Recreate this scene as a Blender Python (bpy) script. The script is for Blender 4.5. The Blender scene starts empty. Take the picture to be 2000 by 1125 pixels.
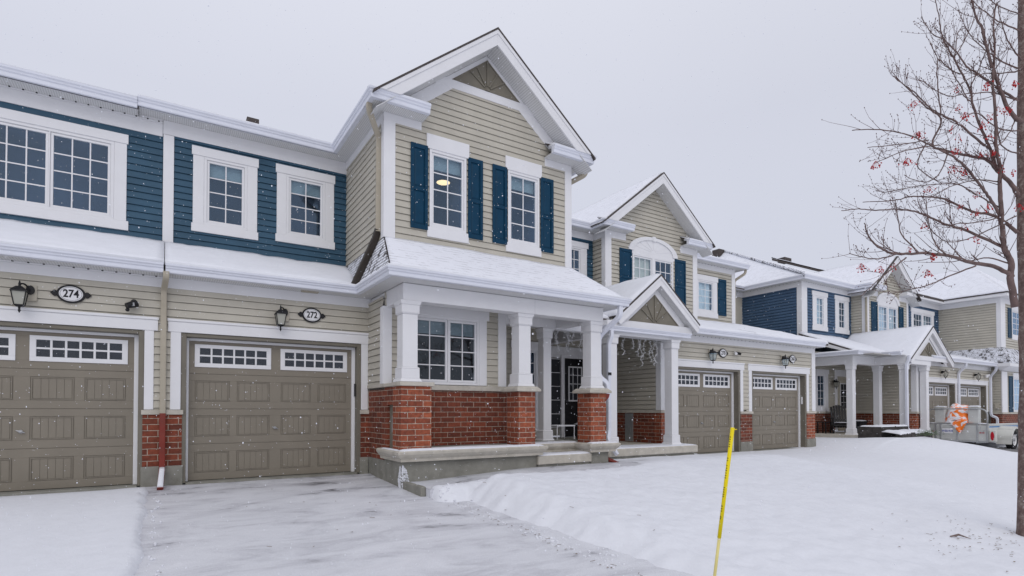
import bpy, bmesh, math, random
from mathutils import Vector, Matrix, noise
import numpy as np
R = math.radians
rnd = random.Random(7)
scene = bpy.context.scene
COL = scene.collection

# ------------------------------------------------------------------ camera
cam_data = bpy.data.cameras.new('camera')
cam = bpy.data.objects.new('camera', cam_data)
COL.objects.link(cam)
cam.location = (0, 0, 1.06)
cam.rotation_euler = (R(90) + 0.0171, 0, -0.560)
cam_data.sensor_width = 36
cam_data.lens = 1087 / 2000 * 36
cam_data.shift_y = (783.2 - 562.5) / 2000
cam_data.clip_start = 0.05
cam_data.clip_end = 1500
scene.camera = cam

# ------------------------------------------------------------------ light
SUN_EL, SUN_AZ = R(38), R(205)
world = bpy.data.worlds.new('World')
scene.world = world
world.use_nodes = True
nt = world.node_tree
nt.nodes.clear()
out = nt.nodes.new('ShaderNodeOutputWorld')
bg1 = nt.nodes.new('ShaderNodeBackground')
bg2 = nt.nodes.new('ShaderNodeBackground')
add = nt.nodes.new('ShaderNodeAddShader')
sky = nt.nodes.new('ShaderNodeTexSky')
sky.sky_type = 'NISHITA'
sky.sun_disc = False
sky.sun_elevation = SUN_EL
sky.sun_rotation = SUN_AZ
sky.dust_density = 4
nt.links.new(sky.outputs[0], bg1.inputs['Color'])
bg1.inputs['Strength'].default_value = 0.05 * 0.25
tc = nt.nodes.new('ShaderNodeTexCoord')
sep = nt.nodes.new('ShaderNodeSeparateXYZ')
ramp = nt.nodes.new('ShaderNodeValToRGB')
nt.links.new(tc.outputs['Generated'], sep.inputs[0])
nt.links.new(sep.outputs['Z'], ramp.inputs[0])
el = ramp.color_ramp.elements
el[0].position = 0.0; el[0].color = (0.60, 0.618, 0.705, 1)
el[1].position = 1.0; el[1].color = (.90, .91, .98, 1)
e = el.new(0.45); e.color = (0.635, 0.65, 0.735, 1)
nz = nt.nodes.new('ShaderNodeTexNoise'); nz.inputs['Scale'].default_value = 1.6; nz.inputs['Detail'].default_value = 3
nt.links.new(tc.outputs['Generated'], nz.inputs['Vector'])
mr = nt.nodes.new('ShaderNodeMapRange')
mr.inputs['From Min'].default_value = 0.3; mr.inputs['From Max'].default_value = 0.7
mr.inputs['To Min'].default_value = 0.975; mr.inputs['To Max'].default_value = 1.02
nt.links.new(nz.outputs[0], mr.inputs[0])
vm = nt.nodes.new('ShaderNodeVectorMath'); vm.operation = 'SCALE'
nt.links.new(ramp.outputs[0], vm.inputs[0]); nt.links.new(mr.outputs[0], vm.inputs['Scale'])
nt.links.new(vm.outputs[0], bg2.inputs['Color'])
bg2.inputs['Strength'].default_value = 1.0
nt.links.new(bg1.outputs[0], add.inputs[0]); nt.links.new(bg2.outputs[0], add.inputs[1])
nt.links.new(add.outputs[0], out.inputs['Surface'])

sun_data = bpy.data.lights.new('sun', 'SUN')
sun_data.energy = 0.5
sun_data.angle = R(40)
sun_data.color = (1.0, 0.985, 0.96)
sun = bpy.data.objects.new('sun', sun_data)
COL.objects.link(sun)
# light arrives from behind and left of the camera
sd = Vector((math.sin(SUN_AZ) * math.cos(SUN_EL), math.cos(SUN_AZ) * math.cos(SUN_EL), math.sin(SUN_EL)))
sun.rotation_euler = sd.to_track_quat('Z', 'Y').to_euler()
scene.view_settings.view_transform = 'Standard'
scene.view_settings.look = 'None'
scene.view_settings.exposure = 0.0
scene.view_settings.gamma = 1.0
scene.render.engine = 'CYCLES'

# ------------------------------------------------------------------ materials
def node_mat(name):
    m = bpy.data.materials.new(name); m.use_nodes = True
    n = m.node_tree; b = n.nodes['Principled BSDF']
    return m, n, b

def mat(name, col, rough=0.6, var=0.08, vscale=6.0, bump=0.0, bscale=60.0, metal=0.0, spec=0.3, dirt=0.0, dcol=(0.12, 0.1, 0.08)):
    m, n, b = node_mat(name)
    N = n.nodes; L = n.links
    t = N.new('ShaderNodeTexCoord')
    ns = N.new('ShaderNodeTexNoise'); ns.inputs['Scale'].default_value = vscale; ns.inputs['Detail'].default_value = 5
    L.new(t.outputs['Object'], ns.inputs['Vector'])
    r = N.new('ShaderNodeMapRange')
    r.inputs['From Min'].default_value = .3; r.inputs['From Max'].default_value = .7
    r.inputs['To Min'].default_value = 1 - var; r.inputs['To Max'].default_value = 1 + var
    L.new(ns.outputs[0], r.inputs[0])
    v = N.new('ShaderNodeVectorMath'); v.operation = 'SCALE'
    v.inputs[0].default_value = col; L.new(r.outputs[0], v.inputs['Scale'])
    src = v.outputs[0]
    if dirt > 0:
        n2 = N.new('ShaderNodeTexNoise'); n2.inputs['Scale'].default_value = 2.3; n2.inputs['Detail'].default_value = 8; n2.inputs['Roughness'].default_value = .7
        L.new(t.outputs['Object'], n2.inputs['Vector'])
        r2 = N.new('ShaderNodeMapRange'); r2.inputs['From Min'].default_value = .48; r2.inputs['From Max'].default_value = .75
        r2.inputs['To Max'].default_value = dirt
        L.new(n2.outputs[0], r2.inputs[0])
        mx = N.new('ShaderNodeMixRGB'); L.new(r2.outputs[0], mx.inputs[0]); L.new(src, mx.inputs[1]); mx.inputs[2].default_value = (*dcol, 1)
        src = mx.outputs[0]
    L.new(src, b.inputs['Base Color'])
    b.inputs['Roughness'].default_value = rough
    b.inputs['Metallic'].default_value = metal
    b.inputs['Specular IOR Level'].default_value = spec
    if bump > 0:
        n3 = N.new('ShaderNodeTexNoise'); n3.inputs['Scale'].default_value = bscale; n3.inputs['Detail'].default_value = 6
        L.new(t.outputs['Object'], n3.inputs['Vector'])
        bp = N.new('ShaderNodeBump'); bp.inputs['Strength'].default_value = bump; bp.inputs['Distance'].default_value = .01
        L.new(n3.outputs[0], bp.inputs['Height']); L.new(bp.outputs[0], b.inputs['Normal'])
    return m

M = {}
M['white'] = mat('white_trim', (.74, .74, .755), .45, .02, 3, .04, 30, dirt=.07, dcol=(.5, .49, .45))
M['gutter'] = mat('white_metal_gutter', (.70, .72, .79), .35, .03, 4, .03, 12)
M['beige'] = mat('beige_siding', (.482, .455, .388), .55, .06, 2.5, .10, 25, dirt=.12, dcol=(.33, .30, .23))
M['beige_trim'] = mat('beige_trim', (.45, .415, .34), .5, .04, 3)
M['blue'] = mat('blue_siding', (.032, .084, .135), .55, .12, 2.0, .10, 25, dirt=.3, dcol=(.05, .11, .165))
M['slate'] = mat('slate_blue_siding', (.052, .10, .175), .55, .12, 2.0, .10, 25, dirt=.3, dcol=(.07, .125, .20))
M['taupe'] = mat('taupe_garage_door', (.225, .200, .160), .5, .05, 2.5, .06, 40)
M['casing'] = mat('taupe_casing', (.17, .155, .125), .55, .08, 4, .05, 30)
M['darkpanel'] = mat('taupe_stucco', (.20, .182, .145), .7, .06, 5, .15, 90)
M['shutter'] = mat('teal_shutter', (.002, .038, .080), .5, .1, 5, spec=.18)
M['concrete'] = mat('concrete', (.25, .245, .215), .85, .15, 5, .35, 55, dirt=.65, dcol=(.12, .115, .09))
M['stone'] = mat('precast_stone', (.50, .47, .41), .8, .12, 7, .25, 60, dirt=.45, dcol=(.28, .25, .19))
M['black'] = mat('black_metal', (.012, .012, .014), .4, .1, 8)
M['blackp'] = mat('black_paint', (.008, .008, .010), .35, .1, 8)
M['darkplastic'] = mat('dark_plastic', (.02, .022, .028), .5, .1, 8)
M['downbeige'] = mat('beige_downspout', (.40, .36, .285), .45, .06, 4, dirt=.3, dcol=(.25, .22, .16))
M['downred'] = mat('red_downspout', (.19, .028, .018), .45, .12, 5, dirt=.2)
M['downbrown'] = mat('brown_downspout', (.04, .032, .026), .45, .15, 5)
M['galv'] = mat('galvanised_steel', (.42, .43, .44), .42, .12, 9, metal=.6)
M['trailer'] = mat('trailer_grey_panel', (.56, .57, .55), .5, .06, 5, .06, 30, dirt=.25, dcol=(.3, .29, .26))
M['fender'] = mat('off_white_fender', (.60, .60, .56), .4, .05, 6)
M['red'] = mat('red_lens', (.45, .006, .02), .2, .1, 20)
M['bluestripe'] = mat('blue_stripe', (.03, .18, .45), .4)
M['plateblue'] = mat('plate_blue_ink', (.02, .05, .30), .5)
M['ink'] = mat('number_ink', (.008, .008, .012), .5)
M['tyre'] = mat('tyre_rubber', (.018, .018, .02), .8, .15, 20, .3, 60)
M['rim'] = mat('white_rim', (.7, .7, .7), .35, .05, 9)
M['curtain'] = mat('pale_curtain', (.80, .82, .80), .8, .08, 3)
M['blind'] = mat('white_blind', (.34, .40, .41), .6, .05, 3)
M['tan_shade'] = mat('tan_roller_shade', (.72, .66, .54), .8, .05, 3)
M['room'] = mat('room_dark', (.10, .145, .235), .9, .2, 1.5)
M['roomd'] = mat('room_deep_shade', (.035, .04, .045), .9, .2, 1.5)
M['gar_int'] = mat('garage_interior', (.028, .025, .032), .9, .2, 1.5)
M['mulch'] = mat('dead_leaf', (.14, .09, .05), .9, .3, 20)
M['evergreen'] = mat('dusty_evergreen', (.10, .14, .08), .8, .3, 20)
M['planter'] = mat('dark_timber_planter', (.05, .045, .042), .8, .3, 6, .3, 40)
M['berry'] = mat('red_berry', (.44, .008, .012), .35, .3, 30)
M['string'] = mat('white_light_string', (.62, .63, .65), .5, .05, 20)
M['asphalt'] = mat('bare_asphalt', (.14, .135, .135), .9, .3, 8, .3, 80, dirt=.7, dcol=(.5, .5, .53))
M['ceiling'] = mat('porch_ceiling', (.45, .44, .42), .6, .04, 4)
M['flake'] = mat('snowflake', (.82, .84, .9), .6, .01)

def emis(name, col, s):
    m, n, b = node_mat(name)
    b.inputs['Base Color'].default_value = (*col, 1)
    b.inputs['Emission Color'].default_value = (*col, 1)
    b.inputs['Emission Strength'].default_value = s
    return m
M['lamp'] = emis('lit_ceiling_lamp', (1.0, .72, .38), 1.5)

def lampglass():
    m, n, b = node_mat('frosted_lantern_glass')
    b.inputs['Base Color'].default_value = (.36, .36, .31, 1); b.inputs['Roughness'].default_value = .35
    return m
M['lglass'] = lampglass()

def glass_mat(name, tint=.97, refl=1.35, rc=(.62, .80, 1)):
    m, n, b = node_mat(name)
    N = n.nodes; L = n.links; o = N['Material Output']
    N.remove(b)
    tr = N.new('ShaderNodeBsdfTransparent'); tr.inputs[0].default_value = (tint * .92, tint * .97, tint, 1)
    gl = N.new('ShaderNodeBsdfGlossy'); gl.inputs['Roughness'].default_value = .02; gl.inputs[0].default_value = (*rc, 1)
    lw = N.new('ShaderNodeLayerWeight'); lw.inputs[0].default_value = .5
    pw = N.new('ShaderNodeMath'); pw.operation = 'POWER'; pw.inputs[1].default_value = 5; L.new(lw.outputs['Facing'], pw.inputs[0])
    fr = N.new('ShaderNodeMath'); fr.operation = 'MULTIPLY_ADD'; fr.inputs[1].default_value = .95; fr.inputs[2].default_value = .05; L.new(pw.outputs[0], fr.inputs[0])
    t = N.new('ShaderNodeTexCoord'); ns = N.new('ShaderNodeTexNoise'); ns.inputs['Scale'].default_value = 1.3; ns.inputs['Detail'].default_value = 2
    L.new(t.outputs['Object'], ns.inputs['Vector'])
    bp = N.new('ShaderNodeBump'); bp.inputs['Strength'].default_value = .03; bp.inputs['Distance'].default_value = .1
    L.new(ns.outputs[0], bp.inputs['Height']); L.new(bp.outputs[0], gl.inputs['Normal'])
    ma = N.new('ShaderNodeMath'); ma.operation = 'MULTIPLY'; ma.inputs[1].default_value = refl; ma.use_clamp = True
    L.new(fr.outputs[0], ma.inputs[0])
    mx = N.new('ShaderNodeMixShader'); L.new(ma.outputs[0], mx.inputs[0]); L.new(tr.outputs[0], mx.inputs[1]); L.new(gl.outputs[0], mx.inputs[2])
    L.new(mx.outputs[0], o.inputs['Surface'])
    return m
M['glass'] = glass_mat('window_glass')
M['gglass'] = glass_mat('shaded_glass', .9, .75, (.80, .84, .90))

def brick_mat(name, c1, c2, mortar):
    m, n, b = node_mat(name)
    N = n.nodes; L = n.links
    t = N.new('ShaderNodeTexCoord'); s = N.new('ShaderNodeSeparateXYZ'); L.new(t.outputs['Object'], s.inputs[0])
    a = N.new('ShaderNodeMath'); a.operation = 'ADD'; L.new(s.outputs[0], a.inputs[0]); L.new(s.outputs[1], a.inputs[1])
    c = N.new('ShaderNodeCombineXYZ'); L.new(a.outputs[0], c.inputs[0]); L.new(s.outputs[2], c.inputs[1])
    # slight wobble of the joints
    nw = N.new('ShaderNodeTexNoise'); nw.inputs['Scale'].default_value = 9
    L.new(t.outputs['Object'], nw.inputs['Vector'])
    w = N.new('ShaderNodeVectorMath'); w.operation = 'SCALE'; w.inputs['Scale'].default_value = .008; L.new(nw.outputs[1], w.inputs[0])
    ad = N.new('ShaderNodeVectorMath'); ad.operation = 'ADD'; L.new(c.outputs[0], ad.inputs[0]); L.new(w.outputs[0], ad.inputs[1])
    br = N.new('ShaderNodeTexBrick')
    L.new(ad.outputs[0], br.inputs['Vector'])
    br.inputs['Scale'].default_value = 1
    br.inputs['Brick Width'].default_value = .25; br.inputs['Row Height'].default_value = .0865
    br.inputs['Mortar Size'].default_value = .0055; br.inputs['Mortar Smooth'].default_value = .25
    br.inputs['Bias'].default_value = -.1
    br.inputs['Color1'].default_value = (*c1, 1); br.inputs['Color2'].default_value = (*c2, 1); br.inputs['Mortar'].default_value = (*mortar, 1)
    ns = N.new('ShaderNodeTexNoise'); ns.inputs['Scale'].default_value = 22; ns.inputs['Detail'].default_value = 6
    L.new(t.outputs['Object'], ns.inputs['Vector'])
    r = N.new('ShaderNodeMapRange'); r.inputs['From Min'].default_value = .3; r.inputs['From Max'].default_value = .7; r.inputs['To Min'].default_value = .72; r.inputs['To Max'].default_value = 1.3
    L.new(ns.outputs[0], r.inputs[0])
    v = N.new('ShaderNodeVectorMath'); v.operation = 'SCALE'; L.new(br.outputs[0], v.inputs[0]); L.new(r.outputs[0], v.inputs['Scale'])
    L.new(v.outputs[0], b.inputs['Base Color'])
    b.inputs['Roughness'].default_value = .85
    iv = N.new('ShaderNodeMath'); iv.operation = 'SUBTRACT'; iv.inputs[0].default_value = 1; L.new(br.outputs[1], iv.inputs[1])
    m2 = N.new('ShaderNodeMath'); m2.operation = 'MULTIPLY_ADD'; m2.inputs[1].default_value = .25; L.new(ns.outputs[0], m2.inputs[0]); L.new(iv.outputs[0], m2.inputs[2])
    bp = N.new('ShaderNodeBump'); bp.inputs['Strength'].default_value = .8; bp.inputs['Distance'].default_value = .008
    L.new(m2.outputs[0], bp.inputs['Height']); L.new(bp.outputs[0], b.inputs['Normal'])
    return m
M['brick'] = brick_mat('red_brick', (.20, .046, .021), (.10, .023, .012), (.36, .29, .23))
M['brick_lit'] = brick_mat('lit_red_brick', (.31, .080, .036), (.17, .040, .020), (.44, .36, .29))  # lighter copy of the red brick, brighter light on front piers and corners painted in

def snow_mat(name, col=(.735, .75, .795), shingle=0.0, bump=.25, bscale=9, thr=.5):
    m, n, b = node_mat(name)
    N = n.nodes; L = n.links
    t = N.new('ShaderNodeTexCoord')
    n1 = N.new('ShaderNodeTexNoise'); n1.inputs['Scale'].default_value = bscale; n1.inputs['Detail'].default_value = 8; n1.inputs['Roughness'].default_value = .6
    L.new(t.outputs['Object'], n1.inputs['Vector'])
    n2 = N.new('ShaderNodeTexNoise'); n2.inputs['Scale'].default_value = 180; n2.inputs['Detail'].default_value = 2
    L.new(t.outputs['Object'], n2.inputs['Vector'])
    ma = N.new('ShaderNodeMath'); ma.operation = 'MULTIPLY_ADD'; ma.inputs[1].default_value = .12
    L.new(n2.outputs[0], ma.inputs[0]); L.new(n1.outputs[0], ma.inputs[2])
    bp = N.new('ShaderNodeBump'); bp.inputs['Strength'].default_value = bump; bp.inputs['Distance'].default_value = .03
    L.new(ma.outputs[0], bp.inputs['Height']); L.new(bp.outputs[0], b.inputs['Normal'])
    b.inputs['Roughness'].default_value = .75
    b.inputs['Specular IOR Level'].default_value = .15
    rr = N.new('ShaderNodeMapRange'); rr.inputs['From Min'].default_value = .3; rr.inputs['From Max'].default_value = .7
    rr.inputs['To Min'].default_value = .975; rr.inputs['To Max'].default_value = 1.025
    L.new(n1.outputs[0], rr.inputs[0])
    v = N.new('ShaderNodeVectorMath'); v.operation = 'SCALE'; v.inputs[0].default_value = col; L.new(rr.outputs[0], v.inputs['Scale'])
    src = v.outputs[0]
    if shingle > 0:
        # shingle courses showing as short dark dashes at the butt edges, in height z
        s = N.new('ShaderNodeSeparateXYZ'); L.new(t.outputs['Object'], s.inputs[0])
        a = N.new('ShaderNodeMath'); a.operation = 'ADD'; L.new(s.outputs[0], a.inputs[0]); L.new(s.outputs[1], a.inputs[1])
        c = N.new('ShaderNodeCombineXYZ'); L.new(a.outputs[0], c.inputs[0]); L.new(s.outputs[2], c.inputs[1])
        br = N.new('ShaderNodeTexBrick'); L.new(c.outputs[0], br.inputs['Vector'])
        br.inputs['Scale'].default_value = 1; br.inputs['Brick Width'].default_value = .33; br.inputs['Row Height'].default_value = .062
        br.inputs['Mortar Size'].default_value = .009; br.inputs['Mortar Smooth'].default_value = .6
        nn = N.new('ShaderNodeTexNoise'); nn.inputs['Scale'].default_value = 5.5; nn.inputs['Detail'].default_value = 6; nn.inputs['Roughness'].default_value = .7
        L.new(t.outputs['Object'], nn.inputs['Vector'])
        ad = N.new('ShaderNodeMath'); ad.operation = 'MULTIPLY_ADD'; ad.inputs[1].default_value = .22
        L.new(br.outputs[1], ad.inputs[0]); L.new(nn.outputs[0], ad.inputs[2])
        r3 = N.new('ShaderNodeMapRange'); r3.inputs['From Min'].default_value = thr + .16; r3.inputs['From Max'].default_value = thr + .24; r3.inputs['To Max'].default_value = shingle
        L.new(ad.outputs[0], r3.inputs[0])
        mx = N.new('ShaderNodeMixRGB'); L.new(r3.outputs[0], mx.inputs[0]); L.new(src, mx.inputs[1]); mx.inputs[2].default_value = (.045, .038, .036, 1)
        src = mx.outputs[0]
    L.new(src, b.inputs['Base Color'])
    return m
M['snow'] = snow_mat('snow', bump=.38, bscale=7)
M['roofsnow'] = snow_mat('roof_snow', (.76, .775, .825), 0, .25, 5)
M['roofthin'] = snow_mat('thin_snow_on_shingles', (.78, .795, .85), .30, .3, 8, .53)
M['roofbare'] = snow_mat('patchy_snow_on_shingles', (.77, .79, .85), .95, .3, 8, .36)
M['shingle'] = mat('dark_shingle', (.075, .064, .06), .9, .3, 30, .5, 90)

def shoveled():
    m, n, b = node_mat('shovelled_snow_dusting')
    N = n.nodes; L = n.links
    t = N.new('ShaderNodeTexCoord')
    mp = N.new('ShaderNodeMapping'); mp.inputs['Rotation'].default_value = (0, 0, R(-10)); mp.inputs['Scale'].default_value = (.9, 1.9, 1)
    L.new(t.outputs['Object'], mp.inputs[0])
    n1 = N.new('ShaderNodeTexNoise'); n1.inputs['Scale'].default_value = 1.25; n1.inputs['Detail'].default_value = 10; n1.inputs['Roughness'].default_value = .68; n1.inputs['Distortion'].default_value = .5
    L.new(mp.outputs[0], n1.inputs['Vector'])
    # asphalt shows more close to the door
    s = N.new('ShaderNodeSeparateXYZ'); L.new(t.outputs['Object'], s.inputs[0])
    r0 = N.new('ShaderNodeMapRange'); r0.inputs['From Min'].default_value = 7.2; r0.inputs['From Max'].default_value = 9.2; r0.inputs['To Min'].default_value = 0; r0.inputs['To Max'].default_value = .06
    L.new(s.outputs[1], r0.inputs[0])
    r0b = N.new('ShaderNodeMapRange'); r0b.inputs['From Min'].default_value = 0; r0b.inputs['From Max'].default_value = 3; r0b.inputs['To Min'].default_value = .0; r0b.inputs['To Max'].default_value = .03
    L.new(s.outputs[0], r0b.inputs[0])
    ad0 = N.new('ShaderNodeMath'); ad0.operation = 'ADD'; L.new(r0.outputs[0], ad0.inputs[0]); L.new(r0b.outputs[0], ad0.inputs[1])
    ad = N.new('ShaderNodeMath'); ad.operation = 'ADD'; L.new(n1.outputs[0], ad.inputs[0]); L.new(ad0.outputs[0], ad.inputs[1])
    cr = N.new('ShaderNodeValToRGB'); L.new(ad.outputs[0], cr.inputs[0])
    ee = cr.color_ramp.elements
    ee[0].position = .36; ee[0].color = (.71, .72, .76, 1)
    ee[1].position = .72; ee[1].color = (.12, .12, .13, 1)
    q = ee.new(.50); q.color = (.655, .665, .705, 1)
    q = ee.new(.62); q.color = (.53, .535, .575, 1)
    n2 = N.new('ShaderNodeTexNoise'); n2.inputs['Scale'].default_value = 120; n2.inputs['Detail'].default_value = 3
    L.new(t.outputs['Object'], n2.inputs['Vector'])
    r2 = N.new('ShaderNodeMapRange'); r2.inputs['From Min'].default_value = .35; r2.inputs['From Max'].default_value = .7; r2.inputs['To Min'].default_value = 1.06; r2.inputs['To Max'].default_value = .88
    L.new(n2.outputs[0], r2.inputs[0])
    v = N.new('ShaderNodeVectorMath'); v.operation = 'SCALE'; L.new(cr.outputs[0], v.inputs[0]); L.new(r2.outputs[0], v.inputs['Scale'])
    L.new(v.outputs[0], b.inputs['Base Color'])
    b.inputs['Roughness'].default_value = .5; b.inputs['Specular IOR Level'].default_value = .35
    bp = N.new('ShaderNodeBump'); bp.inputs['Strength'].default_value = .35; bp.inputs['Distance'].default_value = .02
    L.new(n1.outputs[0], bp.inputs['Height']); L.new(bp.outputs[0], b.inputs['Normal'])
    return m
M['shov'] = shoveled()

def soffit_mat():
    # vented vinyl soffit: ribs across the eave every 10 cm with rows of small vent holes
    m, n, b = node_mat('vented_soffit')
    N = n.nodes; L = n.links
    t = N.new('ShaderNodeTexCoord'); s = N.new('ShaderNodeSeparateXYZ'); L.new(t.outputs['Object'], s.inputs[0])
    def saw(o, f):
        a = N.new('ShaderNodeMath'); a.operation = 'MULTIPLY'; a.inputs[1].default_value = f; L.new(o, a.inputs[0])
        c = N.new('ShaderNodeMath'); c.operation = 'FRACT'; L.new(a.outputs[0], c.inputs[0]); return c.outputs[0]
    def less(o, v):
        a = N.new('ShaderNodeMath'); a.operation = 'LESS_THAN'; a.inputs[1].default_value = v; L.new(o, a.inputs[0]); return a.outputs[0]
    x, y = saw(s.outputs[0], 32), saw(s.outputs[1], 32)
    mu = N.new('ShaderNodeMath'); mu.operation = 'MULTIPLY'; L.new(less(x, .42), mu.inputs[0]); L.new(less(y, .42), mu.inputs[1])
    mx = N.new('ShaderNodeMixRGB'); L.new(mu.outputs[0], mx.inputs[0]); mx.inputs[1].default_value = (.66, .66, .66, 1); mx.inputs[2].default_value = (.36, .36, .35, 1)
    L.new(mx.outputs[0], b.inputs['Base Color']); b.inputs['Roughness'].default_value = .5
    return m
M['soffit'] = soffit_mat()

def bark_mat():
    m, n, b = node_mat('bark')
    N = n.nodes; L = n.links
    t = N.new('ShaderNodeTexCoord')
    mp = N.new('ShaderNodeMapping'); mp.inputs['Scale'].default_value = (1, 1, .9); L.new(t.outputs['Object'], mp.inputs[0])
    n1 = N.new('ShaderNodeTexNoise'); n1.inputs['Scale'].default_value = 17; n1.inputs['Detail'].default_value = 9; n1.inputs['Roughness'].default_value = .75
    L.new(mp.outputs[0], n1.inputs['Vector'])
    cr = N.new('ShaderNodeValToRGB'); L.new(n1.outputs[0], cr.inputs[0])
    ee = cr.color_ramp.elements
    ee[0].position = .3; ee[0].color = (.06, .042, .038, 1)
    ee[1].position = .70; ee[1].color = (.36, .32, .28, 1)
    q = ee.new(.5); q.color = (.165, .11, .095, 1)
    L.new(cr.outputs[0], b.inputs['Base Color']); b.inputs['Roughness'].default_value = .85
    bp = N.new('ShaderNodeBump'); bp.inputs['Strength'].default_value = .7; bp.inputs['Distance'].default_value = .02
    L.new(n1.outputs[0], bp.inputs['Height']); L.new(bp.outputs[0], b.inputs['Normal'])
    return m
M['bark'] = bark_mat()
M['limb'] = mat('limb_bark', (.155, .108, .10), .85, .35, 12, .4, 40)
M['twig'] = mat('twig', (.11, .055, .052), .7, .25, 15)

def tarp_mat():
    m, n, b = node_mat('snowy_orange_tarp')
    N = n.nodes; L = n.links
    t = N.new('ShaderNodeTexCoord')
    n1 = N.new('ShaderNodeTexNoise'); n1.inputs['Scale'].default_value = 3.2; n1.inputs['Detail'].default_value = 4; n1.inputs['Distortion'].default_value = 1.2
    L.new(t.outputs['Object'], n1.inputs['Vector'])
    r = N.new('ShaderNodeMapRange'); r.inputs['From Min'].default_value = .50; r.inputs['From Max'].default_value = .54; L.new(n1.outputs[0], r.inputs[0])
    mx = N.new('ShaderNodeMixRGB'); L.new(r.outputs[0], mx.inputs[0]); mx.inputs[1].default_value = (.80, .79, .82, 1); mx.inputs[2].default_value = (.95, .20, .012, 1)
    L.new(mx.outputs[0], b.inputs['Base Color']); b.inputs['Roughness'].default_value = .45
    return m
M['tarp'] = tarp_mat()

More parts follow.
